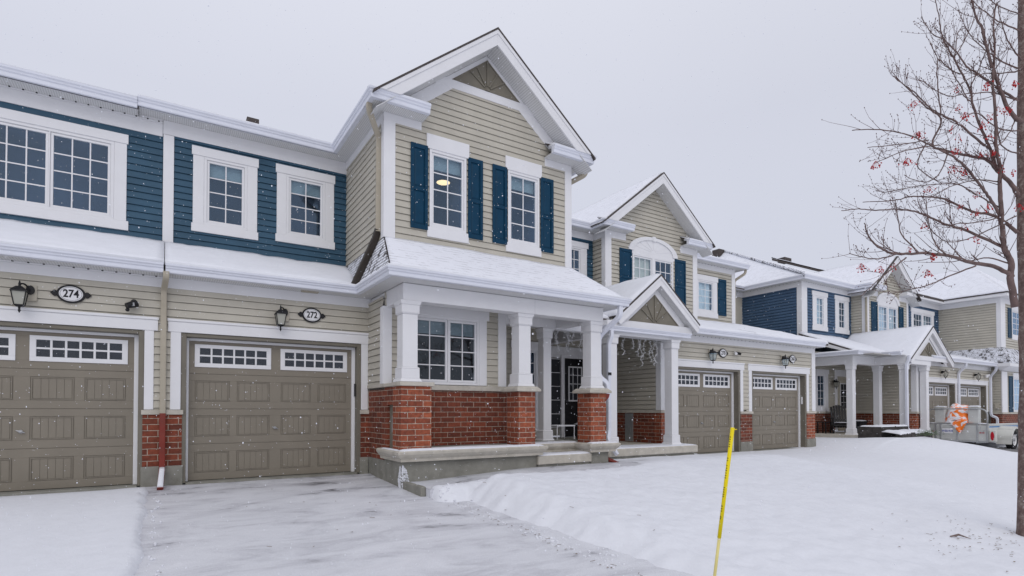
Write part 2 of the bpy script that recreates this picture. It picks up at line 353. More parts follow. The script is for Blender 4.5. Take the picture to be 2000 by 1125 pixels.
# ------------------------------------------------------------------ mesh builder
SPLIT = {'box_lid', 'corner_board', 'foundation', 'frieze_board', 'gate_hook', 'pier_cap', 'porch_beam', 'ramp_box', 'reflector', 'screw', 'side_wall_filler', 'pane', 'sash', 'grille', 'door_panel', 'stone_sill', 'door_casing', 'garage_trim', 'garage_casing', 'door_stop'}
class MB:
    def __init__(s): s.v = []; s.f = []
    def face(s, pts):
        i = len(s.v); s.v += [tuple(p) for p in pts]; s.f.append(tuple(range(i, i + len(pts)))); return s
    def box(s, x0, x1, y0, y1, z0, z1):
        if x0 > x1: x0, x1 = x1, x0
        if y0 > y1: y0, y1 = y1, y0
        if z0 > z1: z0, z1 = z1, z0
        i = len(s.v)
        s.v += [(x0, y0, z0), (x1, y0, z0), (x1, y1, z0), (x0, y1, z0), (x0, y0, z1), (x1, y0, z1), (x1, y1, z1), (x0, y1, z1)]
        s.f += [tuple(i + k for k in q) for q in ((0, 3, 2, 1), (4, 5, 6, 7), (0, 1, 5, 4), (1, 2, 6, 5), (2, 3, 7, 6), (3, 0, 4, 7))]
        return s
    def prism(s, poly, a, b, axis='y'):
        """poly of (u, z) pairs pushed from a to b along axis (u is the other horizontal axis)."""
        def P(u, w, z): return (u, w, z) if axis == 'y' else ((w, u, z) if axis == 'x' else (u, z, w))
        n = len(poly); i = len(s.v)
        s.v += [P(u, a, z) for u, z in poly] + [P(u, b, z) for u, z in poly]
        s.f.append(tuple(i + k for k in range(n))); s.f.append(tuple(i + n + k for k in reversed(range(n))))
        for k in range(n):
            l = (k + 1) % n
            s.f.append((i + k, i + n + k, i + n + l, i + l))
        return s
    def frustum(s, cx, cy, z0, z1, hx0, hy0, hx1, hy1):
        i = len(s.v)
        for z, hx, hy in ((z0, hx0, hy0), (z1, hx1, hy1)):
            s.v += [(cx - hx, cy - hy, z), (cx + hx, cy - hy, z), (cx + hx, cy + hy, z), (cx - hx, cy + hy, z)]
        s.f += [tuple(i + k for k in q) for q in ((0, 3, 2, 1), (4, 5, 6, 7), (0, 1, 5, 4), (1, 2, 6, 5), (2, 3, 7, 6), (3, 0, 4, 7))]
        return s
    def tube(s, pts, rad, n=8, rect=None, cap=True):
        """rad: number or list. rect=(w,d) gives a rectangular section."""
        pts = [Vector(p) for p in pts]
        if not isinstance(rad, (list, tuple)): rad = [rad] * len(pts)
        prev = None; rings = []
        for k, p in enumerate(pts):
            if k == 0: d = pts[1] - p
            elif k == len(pts) - 1: d = p - pts[k - 1]
            else: d = (pts[k + 1] - p).normalized() + (p - pts[k - 1]).normalized()
            d = d.normalized()
            if prev is None:
                ref = Vector((1, 0, 0)) if abs(d.x) < .8 else Vector((0, 1, 0))
                if rect: ref = Vector((1, 0, 0)) if abs(d.x) < .95 else Vector((0, 1, 0))
                a = (ref - d * ref.dot(d)).normalized()
            else:
                a = (prev - d * prev.dot(d)).normalized()
            prev = a; b = d.cross(a)
            i = len(s.v)
            if rect:
                w, h = rect
                cs = [(-w, -h), (w, -h), (w, h), (-w, h)]
                cs = [(-w * .8, -h), (w * .8, -h), (w, -h * .8), (w, h * .8), (w * .8, h), (-w * .8, h), (-w, h * .8), (-w, -h * .8)]
                s.v += [tuple(p + a * u + b * v) for u, v in cs]; m = 8
            else:
                m = n
                s.v += [tuple(p + (a * math.cos(2 * math.pi * q / n) + b * math.sin(2 * math.pi * q / n)) * rad[k]) for q in range(n)]
            rings.append((i, m))
        for (i, m), (j, _) in zip(rings, rings[1:]):
            for q in range(m):
                s.f.append((i + q, i + (q + 1) % m, j + (q + 1) % m, j + q))
        if cap:
            i, m = rings[0]; s.f.append(tuple(i + q for q in reversed(range(m))))
            i, m = rings[-1]; s.f.append(tuple(i + q for q in range(m)))
        return s
    def sweep(s, prof, path, caps=True):
        """closed profile of (out, z); outward is to the right of the path direction in plan."""
        pts = [Vector((p[0], p[1])) for p in path]; n = len(prof); rings = []
        for k, p in enumerate(pts):
            def nrm(a, b):
                d = (b - a).normalized(); return Vector((d.y, -d.x))
            if k == 0: m = nrm(p, pts[1])
            elif k == len(pts) - 1: m = nrm(pts[k - 1], p)
            else:
                n1, n2 = nrm(pts[k - 1], p), nrm(p, pts[k + 1])
                m = (n1 + n2); m = m / m.dot(n1)
            rings.append(len(s.v))
            s.v += [(p.x + m.x * o, p.y + m.y * o, z) for o, z in prof]
        for i, j in zip(rings, rings[1:]):
            for q in range(n):
                s.f.append((i + q, i + (q + 1) % n, j + (q + 1) % n, j + q))
        if caps:
            s.f.append(tuple(rings[0] + q for q in range(n))); s.f.append(tuple(rings[-1] + q for q in reversed(range(n))))
        return s
    def ball(s, c, r, n=6, m=4, sc=(1, 1, 1)):
        i = len(s.v)
        s.v.append((c[0], c[1], c[2] + r * sc[2]))
        for a in range(1, m):
            th = math.pi * a / m
            for b in range(n):
                ph = 2 * math.pi * b / n
                s.v.append((c[0] + r * sc[0] * math.sin(th) * math.cos(ph), c[1] + r * sc[1] * math.sin(th) * math.sin(ph), c[2] + r * sc[2] * math.cos(th)))
        s.v.append((c[0], c[1], c[2] - r * sc[2]))
        for b in range(n): s.f.append((i, i + 1 + b, i + 1 + (b + 1) % n))
        for a in range(m - 2):
            for b in range(n):
                p = i + 1 + a * n; s.f.append((p + b, p + n + b, p + n + (b + 1) % n, p + (b + 1) % n))
        p = i + 1 + (m - 2) * n; e = len(s.v) - 1
        for b in range(n): s.f.append((p + b, e, p + (b + 1) % n))
        return s
    def disc_y(s, cx, cz, rx, rz, y0, y1, n=28):
        return s.prism([(cx + rx * math.cos(2 * math.pi * k / n), cz + rz * math.sin(2 * math.pi * k / n)) for k in range(n)], y0, y1)
    def pieces(s, tol=.04):
        n = len(s.v); par = list(range(n))
        def find(a):
            while par[a] != a: par[a] = par[par[a]]; a = par[a]
            return a
        for f in s.f:
            for k in f[1:]: par[find(f[0])] = find(k)
        grp = {}
        for k in range(n): grp.setdefault(find(k), []).append(k)
        keys = list(grp); bb = [([min(s.v[i][a] for i in grp[k]) for a in range(3)], [max(s.v[i][a] for i in grp[k]) for a in range(3)]) for k in keys]
        q = list(range(len(keys)))
        def fq(a):
            while q[a] != a: a = q[a]
            return a
        for i in range(len(keys)):
            for j in range(i):
                if all(bb[i][0][a] - tol <= bb[j][1][a] and bb[j][0][a] - tol <= bb[i][1][a] for a in range(3)): q[fq(i)] = fq(j)
        lab = {}
        for i, k in enumerate(keys): lab[k] = fq(i)
        out = {}
        for f in s.f: out.setdefault(lab[find(f[0])], []).append(f)
        res = []
        for fs in out.values():
            m = MB(); mp = {}
            for f in fs:
                for k in f:
                    if k not in mp: mp[k] = len(m.v); m.v.append(s.v[k])
                m.f.append(tuple(mp[k] for k in f))
            res.append(m)
        return res
    def build(s, name, material, parent=None, label=None, smooth=False, bevel=0, kind=None):
        if name in SPLIT:
            ps = s.pieces(.002 if name == 'door_panel' else .04)
            if len(ps) > 1: return [m.build1(name, material, parent, label, smooth, bevel, kind) for m in ps][0]
        return s.build1(name, material, parent, label, smooth, bevel, kind)
    def build1(s, name, material, parent=None, label=None, smooth=False, bevel=0, kind=None):
        me = bpy.data.meshes.new(name); me.from_pydata(s.v, [], s.f); me.update()
        bm = bmesh.new(); bm.from_mesh(me); bmesh.ops.recalc_face_normals(bm, faces=bm.faces); bm.to_mesh(me); bm.free()
        if smooth:
            for p in me.polygons: p.use_smooth = True
        o = bpy.data.objects.new(name, me); COL.objects.link(o)
        me.materials.append(material)
        if parent is not None: put(o, parent)
        if label: o['label'] = label
        if kind: o['kind'] = kind
        if bevel:
            b = o.modifiers.new('bevel', 'BEVEL'); b.width = bevel; b.segments = 1; b.limit_method = 'ANGLE'; b.angle_limit = R(40)
        return o

def worldpos(o):
    p = Vector((0, 0, 0))
    while o is not None: p += o.location; o = o.parent
    return p
def put(o, parent):
    o.parent = parent; o.location = -worldpos(parent)
def thing(name, label, cat, loc=(0, 0, 0), group=None):
    o = bpy.data.objects.new(name, None); COL.objects.link(o); o.empty_display_size = .3
    o.location = loc; o['label'] = label; o['category'] = cat
    if group: o['group'] = group
    return o
def tag(o, label, cat, group=None):
    o['label'] = label; o['category'] = cat
    if group: o['group'] = group
    return o

def text_mesh(txt, name, material, parent, size, origin, sx=.8, depth=.004, label=None, xdir=(1, 0, 0), up=(0, 0, 1), bold=0.0):
    c = bpy.data.curves.new('txt', 'FONT'); c.body = txt; c.size = size; c.extrude = depth; c.align_x = 'CENTER'; c.align_y = 'CENTER'; c.offset = bold
    to = bpy.data.objects.new('txt', c); COL.objects.link(to)
    dg = bpy.context.evaluated_depsgraph_get()
    me = bpy.data.meshes.new_from_object(to.evaluated_get(dg))
    bpy.data.objects.remove(to)
    x = Vector(xdir).normalized(); u = Vector(up).normalized(); nn = x.cross(u)
    o3 = Vector(origin)
    for v in me.vertices:
        p = o3 + x * (v.co.x * sx) + u * v.co.y + nn * v.co.z
        v.co = p
    me.materials.clear(); me.materials.append(material); me.name = name
    o = bpy.data.objects.new(name, me); COL.objects.link(o); put(o, parent)
    if label: o['label'] = label
    return o

# ------------------------------------------------------------------ building helpers
def place(orient, c, u, o, z):
    if orient == 'F': return (u, c - o, z)
    if orient == 'L': return (c - o, u, z)
    return (c + o, u, z)
def obox(mb, orient, c, u0, u1, o0, o1, z0, z1):
    a = place(orient, c, u0, o0, z0); b = place(orient, c, u1, o1, z1)
    mb.box(a[0], b[0], a[1], b[1], z0, z1)

EXPO = .11
def siding(house, name, material, orient, c, prof, holes=(), label=None, zref=0.0, SL=.0075):
    """lap siding: prof = [(z, u_left, u_right)...] rising; holes = [(u0,u1,z0,z1)...]"""
    mb = MB()
    prof = sorted(prof)
    zs = {p[0] for p in prof}
    for h in holes: zs |= {h[2], h[3]}
    z0, z1 = prof[0][0], prof[-1][0]
    k = math.floor((z0 - zref) / EXPO)
    while zref + k * EXPO < z1:
        zs.add(zref + k * EXPO); k += 1
    zs = sorted(z for z in zs if z0 <= z <= z1)
    def span(z):
        for a, b in zip(prof, prof[1:]):
            if a[0] <= z <= b[0]:
                t = 0 if b[0] == a[0] else (z - a[0]) / (b[0] - a[0])
                return a[1] + (b[1] - a[1]) * t, a[2] + (b[2] - a[2]) * t
        return prof[-1][1], prof[-1][2]
    for a, b in zip(zs, zs[1:]):
        if b - a < 1e-5: continue
        zm = (a + b) / 2
        kk = math.floor((zm - zref) / EXPO); zb = zref + kk * EXPO
        la, ra = span(a); lb, rb = span(b)
        cuts = sorted((h[0], h[1]) for h in holes if h[2] <= zm <= h[3])
        segs = []; L0 = min(la, lb); R0 = max(ra, rb); x = L0
        for u0, u1 in cuts:
            if u0 > x: segs.append((x, u0))
            x = max(x, u1)
        if x < R0: segs.append((x, R0))
        def outz(z): return .006 + .018 * (1 - (z - zb) / EXPO)
        top = zb + EXPO - SL
        for s0, s1 in segs:
            A0 = la if s0 == L0 else s0; B0 = lb if s0 == L0 else s0
            A1 = ra if s1 == R0 else s1; B1 = rb if s1 == R0 else s1
            if A1 <= A0 and B1 <= B0: continue
            def at(z, o):
                t = (z - a) / (b - a); return place(orient, c, A0 + (B0 - A0) * t, o, z), place(orient, c, A1 + (B1 - A1) * t, o, z)
            zt2 = min(b, top)
            if zt2 > a + 1e-5:
                p0, p1 = at(a, outz(a)); q0, q1 = at(zt2, outz(zt2)); mb.face([p0, p1, q1, q0])
                if zt2 < b - 1e-6:
                    r0, r1 = at(zt2, -.018); s0_, s1_ = at(b, -.018)
                    mb.face([q0, q1, r1, r0]); mb.face([r0, r1, s1_, s0_])
            else:
                r0, r1 = at(a, -.018); s0_, s1_ = at(b, -.018); mb.face([r0, r1, s1_, s0_])
            if abs(a - zb) < 1e-6:
                p0, p1 = at(a, -.018); q0, q1 = at(a, outz(a)); mb.face([p0, p1, q1, q0])
    return mb.build(name, material, house, label)

def window(house, orient, c, u0, u1, z0, z1, sashes=None, grid=(2, 4), head=None, sill=None, side=None, inside='dark', depth=.9, label=None, split=None):
    """frame rectangle u0..u1, z0..z1; head=(height, ext), side=(left w, right w), sill=(height, ext)"""
    lw, rw = side or (0, 0)
    fr = MB()
    F = .045
    sashes = sashes or [(u0, u1)]
    # outer casing ring
    obox(fr, orient, c, u0, u1, -.05, .032, z0, z0 + F); obox(fr, orient, c, u0, u1, -.05, .032, z1 - F, z1)
    obox(fr, orient, c, u0, u0 + F, -.05, .0318, z0 + F, z1 - F); obox(fr, orient, c, u1 - F, u1, -.05, .0318, z0 + F, z1 - F)
    for k in range(len(sashes) - 1):
        obox(fr, orient, c, sashes[k][1] - .004, sashes[k + 1][0] + .004, -.05, .031, z0 + F, z1 - F)
    w = fr.build('window', M['white'], house, label, bevel=.003)
    if head or sill or lw or rw:
        t = MB()
        hx = head[1] if head else 0; sx = sill[1] if sill else 0
        if head: obox(t, orient, c, u0 - lw - hx, u1 + rw + hx, 0, .045, z1, z1 + head[0])
        if sill: obox(t, orient, c, u0 - lw - sx, u1 + rw + sx, 0, .042, z0 - sill[0], z0)
        if lw: obox(t, orient, c, u0 - lw, u0 - .001, 0, .034, z0, z1)
        if rw: obox(t, orient, c, u1 + .001, u1 + rw, 0, .034, z0, z1)
        t.build('trim', M['white'], w, bevel=.004)
    gl = MB(); gr = MB(); sa = MB()
    for a, b in sashes:
        a2 = a + (F if abs(a - u0) < 1e-6 else .004); b2 = b - (F if abs(b - u1) < 1e-6 else .004)
        S = .038
        za, zb = z0 + F + .003, z1 - F - .003
        obox(sa, orient, c, a2 + .002, b2 - .002, -.03, .016, za, za + S); obox(sa, orient, c, a2 + .002, b2 - .002, -.03, .016, zb - S, zb)
        obox(sa, orient, c, a2 + .002, a2 + S, -.03, .0155, za + S, zb - S); obox(sa, orient, c, b2 - S, b2 - .002, -.03, .0155, za + S, zb - S)
        g0, g1, h0, h1 = a2 + S, b2 - S, za + S, zb - S
        obox(gl, orient, c, g0, g1, -.012, -.008, h0, h1)
        for k in range(1, grid[0]):
            u = g0 + (g1 - g0) * k / grid[0]; obox(gr, orient, c, u - .009, u + .009, -.0075, .003, h0, h1)
        for k in range(1, grid[1]):
            z = h0 + (h1 - h0) * k / grid[1]; obox(gr, orient, c, g0, g1, -.0075, .0025, z - .009, z + .009)
    sa.build('sash', M['white'], w, bevel=.002)
    gl.build('pane', M['gglass' if 'deep' in inside else 'glass'], w)
    if gr.v: gr.build('grille', M['white'], w)
    rm = MB()
    a, b = u0 + .01, u1 - .01; za, zb = z0 + .01, z1 - .01
    def q(*pts): rm.face([place(orient, c, *p) for p in pts])
    q((a, -depth, za), (b, -depth, za), (b, -depth, zb), (a, -depth, zb))
    q((a, -.05, za), (a, -depth, za), (a, -depth, zb), (a, -.05, zb)); q((b, -.05, za), (b, -depth, za), (b, -depth, zb), (b, -.05, zb))
    q((a, -.05, za), (b, -.05, za), (b, -depth, za), (a, -depth, za)); q((a, -.05, zb), (b, -.05, zb), (b, -depth, zb), (a, -depth, zb))
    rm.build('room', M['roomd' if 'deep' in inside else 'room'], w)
    if 'blind' in inside:
        bl = MB(); n = 9
        for k in range(n):
            z = z1 - .06 - k * .026
            obox(bl, orient, c, u0 + .07, u1 - .07, -.09, -.07, z - .022, z)
        bl.build('blind', M['blind'], w)
    if 'curtain' in inside:
        cu = MB(); lo, hi = (0, 1) if 'full' in inside else (0, .45)
        n = 26
        for k in range(n):
            def pt(k, z): 
                u = u0 + .06 + (u1 - u0 - .12) * (lo + (hi - lo) * k / n); return place(orient, c, u, -.085 + .02 * math.sin(k * 1.9), z)
            cu.face([pt(k, z0 + .06), pt(k + 1, z0 + .06), pt(k + 1, z1 - .05), pt(k, z1 - .05)])
        cu.build('curtain', M['curtain'], w, smooth=True)
    if 'shade' in inside:
        sh = MB(); obox(sh, orient, c, u0 + .06, sashes[0][1] - .03, -.062, -.058, z0 + .06, z1 - .05); sh.build('roller_shade', M['tan_shade'], w)
    if 'drape' in inside:
        dr = MB()
        for k in range(10):
            ua = u1 - .12 - k * .024
            dr.box(*sorted((place(orient, c, ua, -.15, 0)[0], place(orient, c, ua - .018, -.15, 0)[0])), *sorted((place(orient, c, ua, -.15 - .02 * (k % 2), 0)[1], place(orient, c, ua, -.18, 0)[1])), z0 + .05, z1 - .05)
        dr.build('drape', M['curtain'], w)
    return w

def shutter(house, orient, c, u0, u1, z0, z1):
    mb = MB(); T = .045
    b = .055
    obox(mb, orient, c, u0, u0 + b, .02, T, z0, z1); obox(mb, orient, c, u1 - b, u1, .02, T, z0, z1)
    zm = z0 + (z1 - z0) * .47
    for za, zb in ((z0, z0 + b + .02), (zm - .03, zm + .03), (z1 - b - .02, z1)):
        obox(mb, orient, c, u0 + b, u1 - b, .02, T - .001, za, zb)
    obox(mb, orient, c, u0 + b, u1 - b, .018, .028, z0 + .07, z1 - .07)
    for za, zb in ((z0 + b + .02, zm - .03), (zm + .03, z1 - b - .02)):
        p0 = [place(orient, c, *p) for p in ((u0 + b + .012, .028, za + .012), (u1 - b - .012, .028, za + .012), (u1 - b - .012, .028, zb - .012), (u0 + b + .012, .028, zb - .012))]
        p1 = [place(orient, c, *p) for p in ((u0 + b + .035, .039, za + .035), (u1 - b - .035, .039, za + .035), (u1 - b - .035, .039, zb - .035), (u0 + b + .035, .039, zb - .035))]
        mb.face(p1)
        for k in range(4): mb.face([p0[k], p0[(k + 1) % 4], p1[(k + 1) % 4], p1[k]])
    s = mb.build('shutter', M['shutter'], house, bevel=.003)
    sc = MB()
    um = (u0 + u1) / 2
    for u in (u0 + .03, u1 - .03):
        for z in (z0 + .12, zm):
            p = place(orient, c, u, T + .004, z); sc.ball(p, .009, 6, 4)
    sc.build('screw', M['galv'], s)
    return s

def trimbox(house, name, boxes, material='white', label=None, bevel=.004):
    mb = MB()
    for b in boxes: mb.box(*b)
    return mb.build(name, M[material], house, label, bevel=bevel)

def gutter_profile(z0, o0=.27, w=.115, h=.12):
    return [(o0, z0), (o0 + w * .62, z0), (o0 + w * .66, z0 + .018), (o0 + w * .66, z0 + h * .42), (o0 + w * .80, z0 + h * .52), (o0 + w * .84, z0 + h * .68),
            (o0 + w * .98, z0 + h * .80), (o0 + w, z0 + h), (o0 + w * .88, z0 + h + .002), (o0 + w * .86, z0 + h * .9), (o0 + .01, z0 + h * .9), (o0, z0 + h)]

def eave(house, path, zs, frieze=None, o0=.27, snow=True, frieze_path=None, soff=True, w=.115, h=.12):
    """soffit at zs, gutter outside it, frieze=(z0) down from soffit"""
    g = MB().sweep(gutter_profile(zs, o0, w, h), path).build('gutter', M['gutter'], house)
    if snow:
        a = zs + h * .92
        prof = [(o0 + .012, a), (o0 + w * .84, a), (o0 + w * .93, a + .014), (o0 + w * .86, a + .034), (o0 + w * .55, a + .052), (o0 + .0, a + .06), (o0 - .1, a + .055), (o0 - .1, a)]
        MB().sweep(prof, path).build('gutter_snow', M['roofsnow'], g, smooth=True)
    if soff:
        MB().sweep([(0.0, zs - .004), (o0 - .001, zs - .004), (o0 - .001, zs + .012), (0.0, zs + .012)], path).build('soffit', M['soffit'], house)
    if frieze is not None:
        fp = frieze_path or path
        f = MB().sweep([(0.0, frieze), (.028, frieze), (.028, zs - .030), (0.0, zs - .030)], fp)
        f.sweep([(0.0, zs - .029), (.042, zs - .029), (.042, zs - .005), (0.0, zs - .005)], fp)
        f.build('frieze_board', M['white'], house, bevel=.002)
        # dark vent notches of the J channel
        vn = MB()
        for a, b in zip(fp, fp[1:]):
            a2, b2 = Vector(a), Vector(b); d = (b2 - a2); Ln = d.length; d.normalize(); nn = Vector((d.y, -d.x))
            k = .1
            while k < Ln - .05:
                p = a2 + d * k + nn * .043; e = .011
                vn.face([(p.x - d.x * e, p.y - d.y * e, zs - .017), (p.x + d.x * e, p.y + d.y * e, zs - .017), (p.x + d.x * e + nn.x * .02, p.y + d.y * e + nn.y * .02, zs - .0046), (p.x - d.x * e + nn.x * .02, p.y - d.y * e + nn.y * .02, zs - .0046)])
                k += .155
        vn.build('vent_notches', M['black'], house, kind='stuff')
    return g

def fbm(x, y, s=1.0, o=4, seed=0.0):
    return noise.fractal(Vector((x * s + seed, y * s - seed, seed * .37)), 1.0, 2.0, o)

def slope_snow(house, quad, th=.06, nu=40, nv=16, material='roofsnow', name='snow_cover', round_edges=(1, 0, 0, 0), amp=.012, label=None, drop=.0):
    """quad P0,P1 (eave, left to right) P2,P3 (back right, back left). round_edges: eave, right, back, left."""
    P = [Vector(p) for p in quad]; mb = MB()
    def base(u, v): return (P[0] * (1 - u) + P[1] * u) * (1 - v) + (P[3] * (1 - u) + P[2] * u) * v
    n = (P[1] - P[0]).cross(P[3] - P[0]); n = n if n.length > 1e-6 else (P[1] - P[0]).cross(P[2] - P[0]); n.normalize()
    if n.z < 0: n = -n
    LU = max((P[1] - P[0]).length, (P[2] - P[3]).length, .1); LV = max((P[3] - P[0]).length, .1)
    def prof(d, r=.07):
        if d <= 0: return 0.0
        return math.sqrt(max(0.0, 1 - (1 - min(d / r, 1)) ** 2))
    g = []
    for j in range(nv + 1):
        row = []
        for i in range(nu + 1):
            # cluster samples near rounded edges
            u = i / nu; v = j / nv
            v = v ** 1.5 if round_edges[0] else v
            p = base(u, v)
            f = 1.0
            if round_edges[0]: f *= prof(v * LV + .004)
            if round_edges[1]: f *= prof((1 - u) * LU + .004)
            if round_edges[2]: f *= prof((1 - v) * LV + .004)
            if round_edges[3]: f *= prof(u * LU + .004)
            h = th * f * (1 + .25 * fbm(p.x, p.y, 1.2, 3, 3.1)) + amp * f * fbm(p.x, p.y, 4.0, 3, 9.0)
            row.append(len(mb.v)); mb.v.append(tuple(p + n * max(h, .002)))
        g.append(row)
    for j in range(nv):
        for i in range(nu):
            mb.f.append((g[j][i], g[j][i + 1], g[j + 1][i + 1], g[j + 1][i]))
    # skirt
    edge = [g[0][i] for i in range(nu + 1)] + [g[j][nu] for j in range(1, nv + 1)] + [g[nv][i] for i in range(nu - 1, -1, -1)] + [g[j][0] for j in range(nv - 1, 0, -1)]
    low = []
    for e in edge:
        q = Vector(mb.v[e]); low.append(len(mb.v)); mb.v.append(tuple(q - n * .01 - Vector((0, 0, .01))))
    m = len(edge)
    for k in range(m): mb.f.append((edge[k], edge[(k + 1) % m], low[(k + 1) % m], low[k]))
    o = mb.build(name, M[material], house, label, smooth=True)
    return o

def roof_slab(house, quad, th=.05, name='roof', material='shingle', label=None):
    P = [Vector(p) for p in quad]; mb = MB()
    lo = [p - Vector((0, 0, th)) for p in P]
    n = len(P)
    mb.face(P); mb.face(list(reversed(lo)))
    for k in range(n): mb.face([P[k], P[(k + 1) % n], lo[(k + 1) % n], lo[k]])
    return mb.build(name, M[material], house, label)

def downspout(house, pts, material='white', w=.036, d=.028, name='downspout', label=None):
    mb = MB().tube(pts, .03, rect=(w, d))
    return mb.build(name, M[material], house, label)

def smooth_path(pts, n=5):
    P = [Vector(p) for p in pts]; out = []
    for k in range(len(P) - 1):
        p0 = P[max(k - 1, 0)]; p1 = P[k]; p2 = P[k + 1]; p3 = P[min(k + 2, len(P) - 1)]
        for i in range(n):
            t = i / n
            out.append(.5 * ((2 * p1) + (-p0 + p2) * t + (2 * p0 - 5 * p1 + 4 * p2 - p3) * t * t + (-p0 + 3 * p1 - 3 * p2 + p3) * t ** 3))
    out.append(P[-1]); return out
def elbow(pts, r=.05, n=4):
    """round the corners of a polyline"""
    P = [Vector(p) for p in pts]; out = [P[0]]
    for k in range(1, len(P) - 1):
        a = (P[k - 1] - P[k]); b = (P[k + 1] - P[k]); rr = min(r, a.length * .45, b.length * .45)
        A = P[k] + a.normalized() * rr; B = P[k] + b.normalized() * rr
        for i in range(n + 1):
            t = i / n; out.append(A * (1 - t) ** 2 + P[k] * 2 * t * (1 - t) + B * t * t)
    out.append(P[-1]); return out

def lantern(house, x, y, z, glass='lglass'):
    """wall lantern, z = centre of glass body"""
    pl = MB().box(x + .02, x + .15, y - .022, y + .0, z - .02, z + .19)
    base = pl.build('wall_lantern', M['beige_trim'], house, bevel=.006)
    ar = MB()
    ar.disc_y(x + .085, z + .12, .045, .06, y - .045, y - .022, 14)
    ar.tube(smooth_path([(x + .085, y - .04, z + .10), (x + .05, y - .10, z + .17), (x + .01, y - .15, z + .17), (x, y - .16, z + .12)], 4), .011)
    cy = y - .16
    ar.frustum(x, cy, z + .065, z + .085, .085, .085, .075, .075)
    ar.frustum(x, cy, z + .085, z + .135, .078, .078, .03, .03)
    ar.tube([(x, cy, z + .13), (x, cy, z + .15), (x, cy, z + .165), (x, cy, z + .21)], [.02, .012, .016, .004], 8)
    for sx in (-1, 1):
        for sy in (-1, 1):
            ar.tube([(x + sx * .047, cy + sy * .047, z - .10), (x + sx * .073, cy + sy * .073, z + .066)], .006, 4)
    ar.frustum(x, cy, z - .125, z - .10, .032, .032, .052, .052)
    ar.tube([(x, cy, z - .12), (x, cy, z - .15), (x, cy, z - .17), (x, cy, z - .20)], [.016, .010, .016, .004], 8)
    ar.build('lantern_frame', M['black'], base)
    MB().frustum(x, cy, z - .098, z + .064, .043, .043, .068, .068).build('lantern_glass', M[glass], base)
    return base

def round_lantern(house, x, y, z):
    """carriage lantern with a hooped cage, as on the far garages"""
    base = MB().box(x + .03, x + .14, y - .02, y, z - .02, z + .18).build('wall_lantern', M['beige_trim'], house, bevel=.006)
    ar = MB(); cy = y - .18
    ar.disc_y(x + .08, z + .10, .04, .055, y - .05, y - .02, 14)
    ar.tube(smooth_path([(x + .08, y - .04, z + .09), (x + .05, y - .12, z + .13), (x, cy, z + .13)], 4), .018)
    ar.ball((x + .02, y - .08, z + .11), .045, 8, 6)
    for k in range(6):
        a = 2 * math.pi * k / 6; ca, sa = math.cos(a), math.sin(a)
        ar.tube([(x + r * ca, cy + r * sa, z + h) for r, h in ((.02, .15), (.075, .09), (.085, .05), (.07, -.04), (.03, -.11))], .006, 4)
    ar.tube([(x, cy, z + .12), (x, cy, z + .20)], [.014, .004], 6); ar.tube([(x, cy, z - .10), (x, cy, z - .18)], [.018, .004], 6)
    ar.frustum(x, cy, z + .12, z + .14, .05, .05, .03, .03)
    ar.build('lantern_frame', M['black'], base)
    MB().tube([(x, cy, z - .07), (x, cy, z + .07)], .028, 10).build('lantern_glass', M['lglass'], base)
    return base

def number_sign(house, x, y, z, txt):
    pl = MB().disc_y(x, z, .155, .122, y - .03, y - .012, 36)
    for s in (-1, 1):
        pl.disc_y(x + s * .172, z, .030, .042, y - .027, y - .012, 14)
        pl.prism([(x + s * .19, z + .028), (x + s * .222, z), (x + s * .19, z - .028)], y - .026, y - .012)
    b = pl.build('house_number_sign', M['black'], house, bevel=.003)
    MB().disc_y(x, z, .128, .098, y - .034, y - .028, 36).build('face', M['white'], b)
    rg = MB(); n = 40
    for k in range(n):
        a, c = 2 * math.pi * k / n, 2 * math.pi * (k + 1) / n
        rg.face([(x + .118 * math.cos(a), y - .0346, z + .089 * math.sin(a)), (x + .118 * math.cos(c), y - .0346, z + .089 * math.sin(c)), (x + .114 * math.cos(c), y - .0346, z + .085 * math.sin(c)), (x + .114 * math.cos(a), y - .0346, z + .085 * math.sin(a))])
    rg.build('ring', M['ink'], b)
    text_mesh(txt, 'digits', M['ink'], b, .142, (x, y - .035, z - .002), sx=.80, depth=.0015, bold=.0035)
    return b

